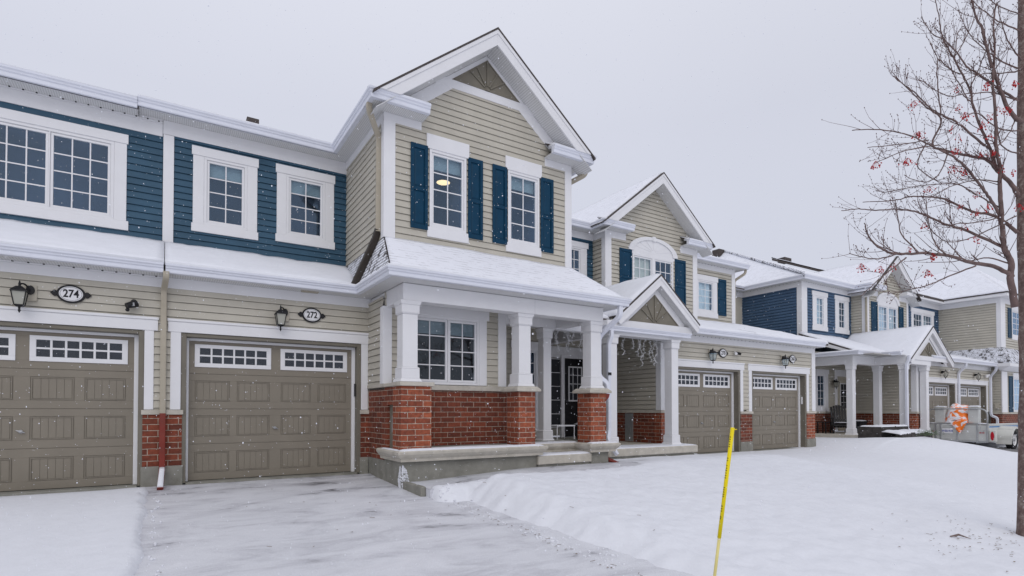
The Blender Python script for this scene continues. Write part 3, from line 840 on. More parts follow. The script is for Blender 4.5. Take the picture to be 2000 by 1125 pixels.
def garage(house, x0, yw, yd, z0=0.0, zt=2.83, lamp='box', sign=None, keypad=False, snow_foot=False, lr=(True, True)):
    """garage bay 3.1 m wide whose left limit is x0; wall face yw, door face yd"""
    B = lambda a, b, c, d, e, f: (x0 + a, x0 + b, c, d, z0 + e, z0 + f)
    # trims
    trimbox(house, 'garage_trim', [B(.05, 3.03, yw - .032, yw + .02, 2.20, 2.352), B(.04, 3.04, yw - .045, yw + .02, 2.353, 2.392),
                                   B(.082, .215, yw - .028, yw + .02, 1.072, 2.199), B(2.868, 2.982, yw - .028, yw + .02, 1.072, 2.199)])
    # brown casing inside the trim and the deep reveal
    d0 = .32; d1 = 2.745
    trimbox(house, 'garage_casing', [B(.216, .285, yw - .012, yd + .02, 0, 2.199), B(2.80, 2.867, yw - .012, yd + .02, 0, 2.199), B(.2855, 2.7995, yw - .011, yd + .02, 2.145, 2.198)], 'casing')
    trimbox(house, 'door_stop', [B(.2855, .3195, yd - .04, yd + .02, 0.01, 2.144), B(2.7455, 2.7995, yd - .04, yd + .02, 0.01, 2.144), B(.32, 2.745, yd - .04, yd + .02, 2.106, 2.144)])
    # door
    slab = MB().box(x0 + d0, x0 + d1, yd + .008, yd + .05, z0 + .012, z0 + 2.105)
    door = slab.build('garage_door', M['taupe'], house)
    zs = [.012, .556, 1.084, 1.613, 2.105]
    px = [(.403, .870), (.971, 1.442), (1.612, 2.075), (2.185, 2.650)]
    sec = MB(); pan = MB()
    for r in range(4):
        a, b = z0 + zs[r] + .0035, z0 + zs[r + 1] - .0035
        if r < 3:
            pa, pb = z0 + zs[r] + .112, z0 + zs[r] + .427
            sec.box(x0 + d0, x0 + d1, yd, yd + .0078, a, pa); sec.box(x0 + d0, x0 + d1, yd, yd + .0078, pb, b)
            e = d0
            for l, rr in px:
                sec.box(x0 + e, x0 + l, yd, yd + .0078, pa, pb); e = rr
                # raised moulding and five boards
                pan.box(x0 + l + .010, x0 + rr - .010, yd - .0012, yd + .0075, pa + .010, pa + .020); pan.box(x0 + l + .010, x0 + rr - .010, yd - .0012, yd + .0075, pb - .020, pb - .010)
                pan.box(x0 + l + .010, x0 + l + .020, yd - .0034, yd + .0075, pa + .020, pb - .020); pan.box(x0 + rr - .020, x0 + rr - .010, yd - .0034, yd + .0075, pa + .020, pb - .020)
                n = 5; w = (rr - l - .056) / n
                for k in range(n):
                    u = x0 + l + .028 + k * w
                    pan.box(u + .0022, u + w - .0022, yd + .0015, yd + .0075, pa + .026, pb - .026)
            sec.box(x0 + e, x0 + d1, yd, yd + .0078, pa, pb)
        else:
            ia, ib = z0 + 1.725, z0 + 2.045
            sec.box(x0 + d0, x0 + d1, yd, yd + .0078, a, ia); sec.box(x0 + d0, x0 + d1, yd, yd + .0078, ib, b)
            e = d0
            for l, rr in ((.40, 1.455), (1.605, 2.665)):
                sec.box(x0 + e, x0 + l, yd, yd + .0078, ia, ib); e = rr
            sec.box(x0 + e, x0 + d1, yd, yd + .0078, ia, ib)
    sec.build('door_sections', M['taupe'], door, bevel=.002)
    pan.build('door_panel', M['taupe'], door)
    for l, rr in ((.395, 1.46), (1.60, 2.67)):
        f = MB(); a, b = z0 + 1.715, z0 + 2.058
        f.box(x0 + l, x0 + rr, yd - .014, yd + .013, a, a + .062); f.box(x0 + l, x0 + rr, yd - .014, yd + .013, b - .055, b)
        f.box(x0 + l, x0 + l + .068, yd - .014, yd + .013, a + .062, b - .055); f.box(x0 + rr - .068, x0 + rr, yd - .014, yd + .013, a + .062, b - .055)
        g0, g1 = l + .068, rr - .068
        for k in range(1, 6):
            u = x0 + g0 + (g1 - g0) * k / 6; f.box(u - .013, u + .013, yd - .011, yd + .012, a + .062, b - .055)
        zm = (a + .062 + b - .055) / 2; f.box(x0 + g0, x0 + g1, yd - .0105, yd + .0115, zm - .012, zm + .012)
        w = f.build('door_window', M['white'], door, bevel=.003)
        MB().box(x0 + g0, x0 + g1, yd + .001, yd + .003, a + .062, b - .055).build('pane', M['gglass'], w)
        MB().box(x0 + g0, x0 + g1, yd + .0055, yd + .0075, a + .062, b - .055).build('room', M['gar_int'], w)
    h = MB(); hx, hz = x0 + 1.523, z0 + .785
    h.disc_y(hx, hz, .022, .022, yd - .02, yd + .002, 12)
    h.tube([(hx - .045, yd - .028, hz + .015), (hx - .015, yd - .032, hz + .004), (hx + .015, yd - .032, hz - .004), (hx + .045, yd - .028, hz - .018)], [.005, .010, .010, .005], 8)
    h.build('handle', M['galv'], door)
    # threshold
    trimbox(house, 'garage_sill', [B(.286, 2.799, yw - .06, yd + .05, -.14, .008)], 'concrete')
    MB().box(x0 + d0, x0 + d1, yd - .008, yd + .012, z0 + .0085, z0 + .0115).build('weather_strip', M['black'], door)
    if lamp == 'box': lantern(house, x0 + 1.545, yw - .018, z0 + 2.50, glass='glass' if x0 > 5 else 'lglass')
    elif lamp == 'hoop': round_lantern(house, x0 + 1.50, yw - .018, z0 + 2.50)
    if sign: number_sign(house, x0 + (2.045 if x0 < 5 else 2.13), yw - .012, z0 + 2.617, sign)
    if keypad:
        trimbox(house, 'keypad', [(x0 + 2.78, x0 + 2.7992, yw + .06, yw + .11, z0 + 1.30, z0 + 1.52)], 'white' if keypad == 'white' else 'black')

def pier(house, x0, x1, y0, y1, zb, z1, cap=(.035, .06, .045), material='brick', capz=None, found=None):
    """brick box with precast cap; cap=(overhang, thickness, slope)"""
    b = MB().box(x0, x1, y0, y1, zb, z1).build('brick_pier', M[material], house)
    if cap:
        o, t, s = cap; mb = MB()
        cx, cy = (x0 + x1) / 2, (y0 + y1) / 2; hx, hy = (x1 - x0) / 2, (y1 - y0) / 2
        mb.frustum(cx, cy, z1, z1 + t, hx + o, hy + o, hx + o, hy + o)
        mb.frustum(cx, cy, z1 + t, z1 + t + s, hx + o - .001, hy + o - .001, hx + o - .05, hy + o - .05)
        mb.build('pier_cap', M['stone'], b, bevel=.006)
    return b

def column(house, x, y, z0, z1, w=.125, capw=.03, material='white'):
    """square vinyl column: base block, shaft, capital; x,y centre, w half width"""
    mb = MB()
    mb.frustum(x, y, z0, z0 + .05, w + .05, w + .05, w + .028, w + .028)
    mb.frustum(x, y, z0 + .05, z0 + .20, w + .020, w + .020, w + .018, w + .018)
    mb.frustum(x, y, z0 + .20, z0 + .222, w + .024, w + .024, w + .006, w + .006)
    mb.frustum(x, y, z0 + .222, z1 - .20, w - .005, w - .005, w - .005, w - .005)
    mb.frustum(x, y, z1 - .20, z1 - .18, w + .004, w + .004, w + .022, w + .022)
    mb.frustum(x, y, z1 - .18, z1 - .06, w + .016, w + .016, w + .018, w + .018)
    mb.frustum(x, y, z1 - .06, z1, w + .024, w + .024, w + .045, w + .045)
    return mb.build('column', M[material], house, bevel=.004)

def sunburst(house, xc, y, z0, half, h, n=5):
    """recessed triangle with radiating battens"""
    tri = MB().prism([(xc - half, z0), (xc + half, z0), (xc, z0 + h)], y, y + .03).build('gable_panel', M['darkpanel'], house)
    r = MB(); sl = h / half
    for k in range(n):
        a = math.pi * (k + 1) / (n + 1)
        if k == 0: a = R(36)
        if k == n - 1: a = R(144)
        dx, dz = math.cos(a), math.sin(a)
        # reach of the ray inside the triangle
        t = (h) / (dz + sl * abs(dx))
        t *= .97; px, pz = -dz * .012, dx * .012
        r.prism([(xc + dx * .07 + px, z0 + .015 + dz * .07 + pz), (xc + dx * .07 - px, z0 + .015 + dz * .07 - pz), (xc + dx * t - px, z0 + dz * t - pz), (xc + dx * t + px, z0 + dz * t + pz)], y - .022, y - .0005)
    r.prism([(xc + .04 * math.cos(math.pi * k / 10), z0 + .001 + .04 * math.sin(math.pi * k / 10)) for k in range(11)], y - .024, y - .0003)
    w = .016
    r.prism([(xc - half + .02, z0 + .001), (xc + half - .02, z0 + .001), (xc + half - .02 - w * 1.5, z0 + w), (xc - half + .02 + w * 1.5, z0 + w)], y - .012, y - .0004)
    for s in (-1, 1):
        r.prism([(xc + s * (half - .02), z0 + .004), (xc, z0 + h - .006), (xc, z0 + h - .006 - w * 1.6), (xc + s * (half - .02 - w * 2), z0 + .004)], y - .012, y - .0004)
    r.build('sunburst', M['darkpanel'], tri)
    return tri

def gable_roof(house, xc, yf, yw, yb, zap, pitch, half, name='gable_roof', snowmat='roofsnow', th=.05, fascia=.27, band=.19, snow=.05, margin=.10, soff=True, band_z=None, zclip=None):
    """gable facing -Y. zap = apex height of the roof surface at xc; half = half width at the eaves"""
    zl = zap - pitch * half
    s = MB()
    for sg in (-1, 1):
        pts = [(xc, zap), (xc + sg * half, zl), (xc + sg * half, zl - .035), (xc, zap - .035)]
        s.prism(pts, yf - .02, yb)
    roof = s.build(name, M['shingle'], house)
    f = MB(); fz = .036
    for sg in (-1, 1):
        hw = half - .01
        if zclip is not None:
            d1 = (zap - fz - zclip) / pitch; d2 = (zap - fz - fascia - zclip) / pitch
            f.prism([(xc, zap - fz), (xc + sg * d1, zclip), (xc + sg * d2, zclip), (xc, zap - fz - fascia)], yf, yf + .03)
            f.prism([(xc, zap - fz), (xc + sg * d1, zclip), (xc + sg * (d1 - .075 / pitch), zclip), (xc, zap - fz - .075)], yf - .013, yf - .0005)
            continue
        f.prism([(xc, zap - fz), (xc + sg * hw, zap - fz - pitch * hw), (xc + sg * hw, zap - fz - pitch * hw - fascia * .55), (xc + sg * (hw - .06), zap - fz - fascia - pitch * (hw - .06)), (xc, zap - fz - fascia)], yf, yf + .03)
        f.prism([(xc, zap - fz + .0), (xc + sg * hw, zap - fz - pitch * hw), (xc + sg * hw, zap - fz - pitch * hw - .075), (xc, zap - fz - .075)], yf - .013, yf - .0005)
    f.build('rake_fascia', M['white'], house, bevel=.003)
    if soff:
        g = MB(); zo = fz + fascia - .02
        for sg in (-1, 1):
            hw = half - .05
            g.prism([(xc, zap - zo), (xc + sg * hw, zap - zo - pitch * hw), (xc + sg * hw, zap - zo - pitch * hw + .012), (xc, zap - zo + .012)], yf + .031, yw + .02)
        g.build('rake_soffit', M['soffit'], house)
    if band:
        b = MB(); t0 = fz + fascia - .015
        for sg in (-1, 1):
            hw = half - .3
            zb = zap - t0 - pitch * hw
            b.prism([(xc, zap - t0), (xc + sg * hw, zb), (xc + sg * hw, zb - band * .6), (xc + sg * (hw - .1), zb + pitch * .1 - band * 1.28), (xc, zap - t0 - band * 1.28)], yw - .026, yw + .002)
        b.build('rake_band', M['white'], house, bevel=.003)
    if snow:
        for sg in (-1, 1):
            a = (xc + sg * half, yf + margin, zl); b2 = (xc + sg * half, yb, zl); c = (xc, yb, zap); d = (xc, yf + margin, zap)
            q = [b2, a, d, c] if sg < 0 else [a, b2, c, d]
            slope_snow(house, q, snow, 24, 14, snowmat, round_edges=(1, 1, 0, 1))
    return roof

# ------------------------------------------------------------------ ground
def sst(a, b, x):
    t = min(1, max(0, (x - a) / (b - a))); return t * t * (3 - 2 * t)
def lerp(a, b, t): return a + (b - a) * t
def drive(x, y): return -.025 - .045 * (9.4 - max(-3.0, min(9.4, y)))
def bank_x(y):   # left foot of the snow bank beside the shovelled driveway
    return 3.26 + .06 * fbm(0.3, y, 1.1, 3, 5.0) + .035 * fbm(2.1, y, 5, 2, 1.0) - .10 * sst(6.5, 7.0, y)
def bank_y(x):   # near foot of the shovelled path in front of the porch
    return 7.02 + .07 * fbm(x, .4, 1.6, 3, 2.0) + .03 * fbm(x, .9, 6, 2, 2.0) + .35 * sst(6.4, 7.4, x)
def lawn(x, y):
    if y <= 2.3: z = -.37 + .03 * (y - 2.3)
    elif y <= 6.7: z = lerp(-.37, .17, ((y - 2.3) / 4.4) ** .95)
    else: z = .17
    z -= .12 * sst(6.8, 8.4, y)
    return z + .02 * fbm(x, y, .5, 3, 4.0)
def ground_z(x, y):
    d = drive(x, y)
    left = d + .055
    L = lawn(x, y)
    # garages 270 and 268: open driveway under smooth snow
    g2 = -.045 - .05 * (9.3 - max(-3, min(9.3, y)))+ .02 * fbm(x, y, .4, 2, 8.0)
    t = sst(10.3, 11.6, x - .25 * (9 - y) * .3)
    z = lerp(L, g2, t)
    # mound before the neighbouring porch, then the far driveway
    m = sst(16.6, 18.6, x) * (1 - sst(21.0, 22.6, x))
    mz = .10 + .14 * math.exp(-((y - 8.0) / 1.6) ** 2) if y > 8 else lerp(-.42, .24, sst(4.3, 8.5, y))
    z = lerp(z, mz, m)
    f = sst(21.2, 22.8, x)
    fz = -.12 - .085 * (9.2 - max(2.0, min(9.2, y)))
    z = lerp(z, fz, f)
    if x < 8.5:
        # foot of the bank and trench of the path
        inner = d + .0
        bx = bank_x(y)
        if y < 7.6:
            s = sst(0, .75, x - bx); r = .025 * math.exp(-((x - bx - .6) / .4) ** 2) * (1 + .8 * fbm(x, y, 2.0, 3, 6)) + .016 * fbm(x, y, 5, 4, 2) * math.exp(-((x - bx - .3) / .35) ** 2)
            z = lerp(inner - .12, z + r, s) if x > bx else inner - .12
        by = bank_y(x)
        path_z = -.01 + .10 * sst(3, 5.5, x)
        if x > 3.0 and y > by - .6:
            s = sst(0, .42, by - y)
            tz = lerp(path_z - .03 - .1, z, s)
            k = 1 - sst(7.0, 7.7, x)
            z = lerp(z, min(z, tz), k)
            if x < bx + .6 and y > 7.0: z = min(z, lerp(path_z + .03, path_z - .13, sst(7.0, 7.2, y)))
    if 3.0 < x < 4.4 and 6.2 < y < 7.12:
        rz = lerp(d - .10, -.01 + .10 * sst(3, 5.5, x) + .035 + .02 * fbm(x, y, 6, 3, 1), sst(6.5, 6.95, y + .10 * fbm(x, y, 3, 2, 4)))
        z = max(z, lerp(d - .12, rz, sst(3.02, 3.2, x + .05 * fbm(x, y, 5, 2, 9))))
    # 274's drive on the left
    if x < .4:
        ex = -.10 + .05 * fbm(1.0, y, 3.5, 3, 7.0) + .02 * fbm(2.0, y, 14, 2, 7.0)
        lz = left - .06 * sst(8.9, 9.5, y)
        s = sst(0, .10, ex - x)
        z = lerp(d - .12, lz + .012 * math.exp(-((x - ex + .25) / .2) ** 2), s)
    elif x < 3.0: z = d - .12
    if 3.5 < x < 10.5 and y < 6.9:
        w_ = 1 - sst(5.0, 8.5, x); z += .018 * fbm(x, y, 2.2, 4, 3.0) + (.004 + .012 * w_) * fbm(x, y, 6.5, 4, 5.0) + .008 * w_ * fbm(x, y, 17, 4, 5.0)
    elif x > 7 and y < 9: z += .008 * fbm(x, y, 1.5, 3, 3.0)
    return z
def axis(fine0, fine1, step, lo, hi, grow=1.12):
    a = list(np.arange(fine0, fine1 + 1e-6, step)); s = step
    while a[-1] < hi: s *= grow; a.append(a[-1] + s)
    s = step; b = []
    c = fine0
    while c > lo: s *= grow; c -= s; b.append(c)
    return list(reversed(b)) + a
gx = axis(-1.2, 12, .05, -400, 500); gy = axis(1.5, 9.6, .05, -400, 600)
gm = MB()
for yy in gy:
    for xx in gx: gm.v.append((xx, yy, ground_z(xx, yy)))
nx = len(gx)
for j in range(len(gy) - 1):
    for i in range(nx - 1):
        a = j * nx + i; gm.f.append((a, a + 1, a + nx + 1, a + nx))
gm.build('snow_ground', M['snow'], smooth=True, kind='structure')

dm = MB(); dx_ = list(np.arange(-.45, 4.3, .07)); dy_ = list(np.arange(-4.0, 9.62, .07))
for yy in dy_:
    for xx in dx_:
        z = drive(xx, yy) + .004 * fbm(xx * .8, yy * 2.4, 1.6, 4, 1.0) + .012 * sst(9.0, 9.3, yy) * (1 - sst(9.3, 9.5, yy))
        dm.v.append((xx, yy, z))
n2 = len(dx_)
for j in range(len(dy_) - 1):
    for i in range(n2 - 1):
        if dx_[i] > 3.0 and dy_[j] > 7.83: continue
        a = j * n2 + i; dm.f.append((a, a + 1, a + n2 + 1, a + n2))
dm.build('driveway', M['shov'], smooth=True, kind='structure')
pm = MB(); px_ = list(np.arange(3.086, 8.2, .08)); py_ = list(np.arange(7.02, 7.98, .08))
for yy in py_:
    for xx in px_: pm.v.append((xx, yy, -.01 + .10 * sst(3, 5.5, xx) + .006 * fbm(xx, yy, 3, 3, 2)))
n3 = len(px_)
for j in range(len(py_) - 1):
    for i in range(n3 - 1):
        a = j * n3 + i; pm.f.append((a, a + 1, a + n3 + 1, a + n3))
for (x0_, y0_, x1_, y1_) in ((px_[0], py_[0], px_[0], py_[-1]), (px_[0], py_[0], px_[-1], py_[0])):
    for k in range(40):
        f0, f1 = k / 40, (k + 1) / 40
        q0 = (x0_ + (x1_ - x0_) * f0, y0_ + (y1_ - y0_) * f0); q1 = (x0_ + (x1_ - x0_) * f1, y0_ + (y1_ - y0_) * f1)
        z0_, z1_ = (-.012 + .10 * sst(3, 5.5, q[0]) for q in (q0, q1))
        pm.face([(q0[0], q0[1], z0_), (q1[0], q1[1], z1_), (q1[0], q1[1], -.4), (q0[0], q0[1], -.4)])
pm.build('path', M['shov'], kind='structure')
MB().box(3.01, 3.085, 7.15, 7.84, -.25, .012).build('path_kerb', M['concrete'], kind='structure', bevel=.012)
am = MB()
ax_ = list(np.arange(22.9, 28.5, .3)); ay_ = list(np.arange(5.9, 7.6, .15))
for yy in ay_:
    for xx in ax_: am.v.append((xx, yy + .15 * fbm(xx, yy, 1, 2, 1), ground_z(xx, yy) + .008))
n4 = len(ax_)
for j in range(len(ay_) - 1):
    for i in range(n4 - 1):
        a = j * n4 + i; am.f.append((a, a + 1, a + n4 + 1, a + n4))
am.build('bare_asphalt', M['asphalt'], kind='structure')

# ------------------------------------------------------------------ house 274
YG, YD, YU = 9.45, 9.60, 10.85
SOF = 2.985
h = thing('townhouse', 'blue and beige townhouse numbered 274 with a single taupe garage door, at the left edge', 'house', (-3, 9.45, 0), 'attached townhouses along the street')
H274 = h
siding(h, 'siding', M['beige'], 'F', YG, [(1.07, -9.5, 0), (2.9, -9.5, 0)], [(-2.89, -.225, 0, 2.2)])
MB().box(-9.5, -2.885, YG - .02, YG + .1, -.3, 1.069).build('brick_wall', M['brick'], h)
garage(h, -3.10, YG, YD, 0, lamp='box', sign='274')
pier(h, -.245, -.001, YG - .02, YD, .265, 1.0, None)
trimbox(h, 'pier_cap', [(-.262, -.001, YG - .05, YD, 1.001, 1.068)], 'stone')
trimbox(h, 'foundation', [(-.262, -.001, YG - .035, YD, -.3, .264)], 'concrete')
# dark round camera
cm = MB().tube([(-.36, YG - .012, 2.585), (-.36, YG - .05, 2.585)], .035, 12).tube([(-.36, YG - .05, 2.585), (-.37, YG - .09, 2.54)], .018, 8)
cm = cm.build('security_camera', M['black'], h)
c2 = MB().tube([(-.33, YG - .07, 2.56), (-.44, YG - .13, 2.505)], [.052, .040], 14).ball((-.43, YG - .11, 2.455), .026, 8, 6).build('camera_head', M['black'], cm)
MB().tube([(-.355, YG - .145, 2.51), (-.36, YG - .15, 2.555)], .012, 6).build('camera_glint', M['galv'], cm)
eave(h, [(-9.5, YG), (-.012, YG)], SOF, 2.83)
q = [(-9.5, YG - .30, SOF + .11), (-.004, YG - .30, SOF + .11), (-.004, YU, 3.80), (-9.5, YU, 3.80)]
roof_slab(h, q); slope_snow(h, q, .075, 80, 16)
siding(h, 'siding', M['blue'], 'F', YU, [(3.76, -9.5, -.04), (5.8, -9.5, -.04)], [(-2.30, -.69, 4.11, 5.33)], 'blue upper siding')
window(h, 'F', YU, -2.295, -.695, 4.10, 5.345, sashes=[(-2.295, -1.50), (-1.49, -.695)], grid=(3, 4), head=(.15, .02), sill=(.15, .03), side=(.165, .165), inside='dark', label='wide two sash window under the left eave')
eave(h, [(-9.5, YU), (-.388, YU)], 5.84, 5.60, frieze_path=[(-9.5, YU), (-.045, YU)], soff=False, h=.14)
MB().sweep([(0, 5.836), (.27, 5.836), (.27, 5.85), (0, 5.85)], [(-9.5, YU), (-.385, YU)]).build('soffit', M['soffit'], h)
trimbox(h, 'frieze_board', [(-.384, -.047, YU - .029, YU, 5.812, 5.884)])
# main roof front and back slopes
q = [(-9.5, YU - .3, 5.95), (-.37, YU - .3, 5.95), (-.37, 14.5, 7.73), (-9.5, 14.5, 7.73)]
roof_slab(h, q, .12); slope_snow(h, q, .06, 60, 14, 'roofsnow')
roof_slab(h, [(-9.5, 14.5, 7.73), (-.37, 14.5, 7.73), (-.37, 19, 5.8), (-9.5, 19, 5.8)], .12)
trimbox(h, 'ridge_cap', [(-1.7, -.7, 14.42, 14.58, 7.76, 7.815)], 'shingle')
trimbox(h, 'end_wall', [(-9.6, -9.5, 9.5, 19, -.3, 5.9), (-9.6, 0, 18.9, 19, -.3, 5.9)], 'beige')

# ------------------------------------------------------------------ house 272
h = thing('townhouse', 'townhouse numbered 272, tall beige gabled bay with navy shutters above a brick pier porch', 'house', (3, 9.45, 0), 'attached townhouses along the street')
H272 = h
siding(h, 'siding', M['beige'], 'F', YG, [(1.07, 0.0, 3.02), (2.9, 0.0, 3.02)], [(.20, 2.885, 0, 2.2)])
garage(h, 0.0, YG, YD, 0, lamp='box', sign='272', keypad='black')
pier(h, .001, .235, YG - .02, YD, .265, 1.0, None)
pier(h, 2.862, 3.005, YG - .02, YD, .265, 1.0, None)
trimbox(h, 'pier_cap', [(.001, .25, YG - .05, YD, 1.001, 1.068), (2.848, 2.999, YG - .05, YD, 1.001, 1.068)], 'stone')
trimbox(h, 'foundation', [(.001, .25, YG - .035, YD, -.3, .264), (2.85, 2.998, YG - .03, YD, -.3, .264)], 'concrete')
trimbox(h, 'corner_bead', [(2.985, 3.012, YG - .022, YG - .0, 1.45, 2.88)], 'beige_trim')
MB().box(1.86, 2.12, YG - .17, YG - .10, SOF - .022, SOF - .0045).build('soffit_vent', M['downbeige'], h)
YB = 8.65; XB = 3.0; YP = 7.894
# lower bay: side wall and front wall
siding(h, 'siding', M['beige'], 'L', XB, [(1.49, YB, YG), (2.9, YB, YG)])
WN = [(3.60, 4.74, 1.49, 2.64)]
siding(h, 'siding', M['beige'], 'F', YB, [(1.49, XB, 5.26), (2.97, XB, 5.26)], [(3.56, 4.70, 1.49, 2.64)])
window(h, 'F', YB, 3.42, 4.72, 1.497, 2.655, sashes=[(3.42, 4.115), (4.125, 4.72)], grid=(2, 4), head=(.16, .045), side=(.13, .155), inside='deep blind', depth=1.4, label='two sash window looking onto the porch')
trimbox(h, 'corner_board', [(XB - .03, XB + .12, YB - .03, YB + .0, 1.49, 2.74), (XB - .03, XB, YB, YB + .12, 1.49, 2.74), (5.115, 5.26, YB - .03, YB, 1.49, 2.97), (5.2601, 5.285, YB - .03, YB + .12, 1.49, 2.97)])
trimbox(h, 'meter_box', [(3.22, 3.32, YB - .06, YB - .018, 2.12, 2.29)], 'beige_trim')
# brick wainscot
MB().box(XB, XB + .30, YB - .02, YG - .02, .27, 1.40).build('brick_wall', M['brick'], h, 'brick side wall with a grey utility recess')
MB().box(XB + .3005, 5.26, YB - .02, YB + .2, .42, 1.40).build('brick_wall', M['brick'], h)
trimbox(h, 'stone_sill', [(XB - .035, XB + .12, YP + .02, YG - .02, 1.432, 1.488)], 'stone', bevel=.008)
trimbox(h, 'stone_sill', [(3.50, 5.30, YB - .075, YB + .0, 1.40, 1.487)], 'stone', bevel=.008)
# pier 1 runs back to the wall; the recess with a grey hatch lies between
MB().box(XB, 3.49, YP, YP + .351, .44, 1.428).build('brick_pier', M['brick_lit'], h)
MB().box(XB + .001, XB + .3, YP + .3511, YB - .0201, 1.15, 1.428).build('brick_lintel', M['brick'], h)
MB().box(XB + .001, XB + .3, YP + .606, YB - .0205, .44, 1.1495).build('brick_wall', M['brick'], h)
ut = MB().box(XB + .045, XB + .2, YP + .3512, YP + .6055, .44, 1.1495).build('utility_hatch', M['casing'], h)
MB().box(XB + .038, XB + .0445, YP + .40, YP + .50, .72, .98).build('vent_plate', M['galv'], ut)
mc = MB().box(XB - .03, 3.53, YP - .035, YP + .385, 1.429, 1.492)
mc.build('pier_cap', M['stone'], h, bevel=.008)
# pier 2 and 3
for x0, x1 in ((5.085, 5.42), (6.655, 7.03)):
    pier(h, x0, x1, YP, YP + .38, .44, 1.385, (.075, .042, .045), 'brick_lit')
column(h, 3.155, YP + .15, 1.495, 2.72, .125)
column(h, 5.255, YP + .19, 1.475, 2.72, .125)
column(h, 6.845, YP + .19, 1.475, 2.72, .125)
column(h, 6.50, 9.13, .45, 2.70, .10)
# beams
BW = .25
bm_ = MB()
bm_.box(3.03, 6.965, YP, YP + BW, 2.72, 2.975); bm_.box(3.03, 3.03 + BW, YP + BW + .001, YG - .03, 2.72, 2.975)
bm_.box(6.70, 6.95, YP + BW + .001, 9.02, 2.725, 2.975); bm_.box(6.40, 9.9, 9.021, 9.23, 2.70, 2.974)
bm_.box(5.30, 6.39, 9.0, 9.2, 2.71, 2.973)
bm_.build('porch_beam', M['white'], h, bevel=.004)
trimbox(h, 'beam_seam', [(5.415, 5.418, YP - .0012, YP + .01, 2.722, 2.973)], 'galv', bevel=0)
MB().box(3.05, 7.0, YP + .02, 10.4, 2.976, 3.0).build('porch_ceiling', M['soffit'], h)
eave(h, [(.012, YG), (3.03, YG), (3.03, YP), (6.95, YP), (6.95, YP + .9)], SOF, None)
f = MB().sweep([(0, 2.83), (.028, 2.83), (.028, SOF - .005), (0, SOF - .005)], [(.0, YG), (3.03, YG)]).build('frieze_board', M['white'], h)
# low roof over the garage and porch roof
q = [(.004, YG - .30, SOF + .11), (2.70, YG - .30, SOF + .11), (3.0, YU, 3.80), (.004, YU, 3.80)]
roof_slab(h, q); slope_snow(h, q, .07, 36, 16)
E1 = YP - .31; ZE = SOF + .11
A = (2.72, E1, ZE); Bp = (7.26, E1, ZE); Cc = (6.76, YB, 3.84); D = (XB, YB, 3.84)
roof_slab(h, [A, Bp, Cc, D]); slope_snow(h, [A, Bp, Cc, D], .04, 60, 20, 'roofthin', round_edges=(1, 0, 0, 0), amp=.004)
roof_slab(h, [(2.72, YG - .28, ZE), A, D, (XB, YU, 3.84)], .03)
slope_snow(h, [(2.722, YG - .28, ZE + .003), (2.716, E1, ZE + .006), (XB - .004, YB, 3.845), (XB - .01, YU - .1, 3.82)], .02, 24, 10, 'roofbare', round_edges=(0, 0, 0, 0), amp=.004)
roof_slab(h, [Bp, (7.26, YP + 1.2, ZE), (6.76, 10.2, 3.84), Cc], .03)
slope_snow(h, [Bp, (7.26, YP + 1.2, ZE), (6.76, 10.2, 3.84), Cc], .04, 20, 10, 'roofsnow', round_edges=(0, 0, 0, 0))
# upper blue wall
siding(h, 'siding', M['blue'], 'F', YU, [(3.76, .05, XB), (5.88, .05, XB)], [(.59, 1.19, 4.26, 5.39), (1.92, 2.55, 4.29, 5.39)], 'blue upper siding')
trimbox(h, 'pilaster', [(-.035, .118, YU - .045, YU, 3.78, 5.64)])
window(h, 'F', YU, .560, 1.232, 4.245, 5.412, grid=(2, 4), head=(.155, .02), sill=(.14, .02), side=(.165, .165), inside='blind', label='left window with a blind in the blue wall')
window(h, 'F', YU, 1.888, 2.582, 4.285, 5.412, grid=(2, 4), head=(.155, .02), sill=(.14, .02), side=(.165, .165), inside='blind', label='right window in the blue wall')
# upper bay
GZ = 5.885
hl = [(3.79, 4.44, 4.17, 5.46), (5.34, 6.00, 4.17, 5.46)]
prof = [(3.84, XB, 6.76), (6.05, XB, 6.76), (6.051, 3.10, 6.66), (7.42, 4.82, 4.94)]
siding(h, 'siding', M['beige'], 'F', YB, prof, hl)
siding(h, 'siding', M['beige'], 'L', XB, [(3.84, YB, YU), (5.9, YB, YU)])
siding(h, 'siding', M['beige'], 'R', 6.76, [(3.3, YB, 11.6), (5.9, YB, 11.6)])
trimbox(h, 'corner_board', [(XB - .03, XB + .165, YB - .035, YB - .0, 3.85, GZ - .125), (XB - .031, XB - .001, YB + .0, YB + .10, 3.85, GZ - .125),
                            (6.63, 6.79, YB - .035, YB, 3.85, GZ - .125), (6.761, 6.79, YB, YB + .1, 3.85, GZ - .125)])
window(h, 'F', YB, 3.765, 4.465, 4.15, 5.475, grid=(2, 4), head=(.25, .05), sill=(.17, .04), side=(.001, .001), inside='dark blind', depth=1.8, label='left bay window, a lit ceiling lamp showing inside')
window(h, 'F', YB, 5.315, 6.02, 4.14, 5.475, grid=(2, 4), head=(.25, .05), sill=(.17, .04), side=(.001, .001), inside='blind', label='right bay window with a raised blind')
for a, b in ((3.43, 3.735), (4.495, 4.79), (4.99, 5.295), (6.045, 6.345)): shutter(h, 'F', YB, a, b, 4.083, 5.504)
lamp = MB()
for k in range(24):
    a0, a1 = 2 * math.pi * k / 24, 2 * math.pi * (k + 1) / 24
    lamp.face([(4.21, 9.03, 5.11), (4.21 + .12 * math.cos(a0), 9.03 + .12 * math.sin(a0), 5.135), (4.21 + .12 * math.cos(a1), 9.03 + .12 * math.sin(a1), 5.135)])
lamp.build('ceiling_lamp', M['lamp'], h)
ZAP = 7.73
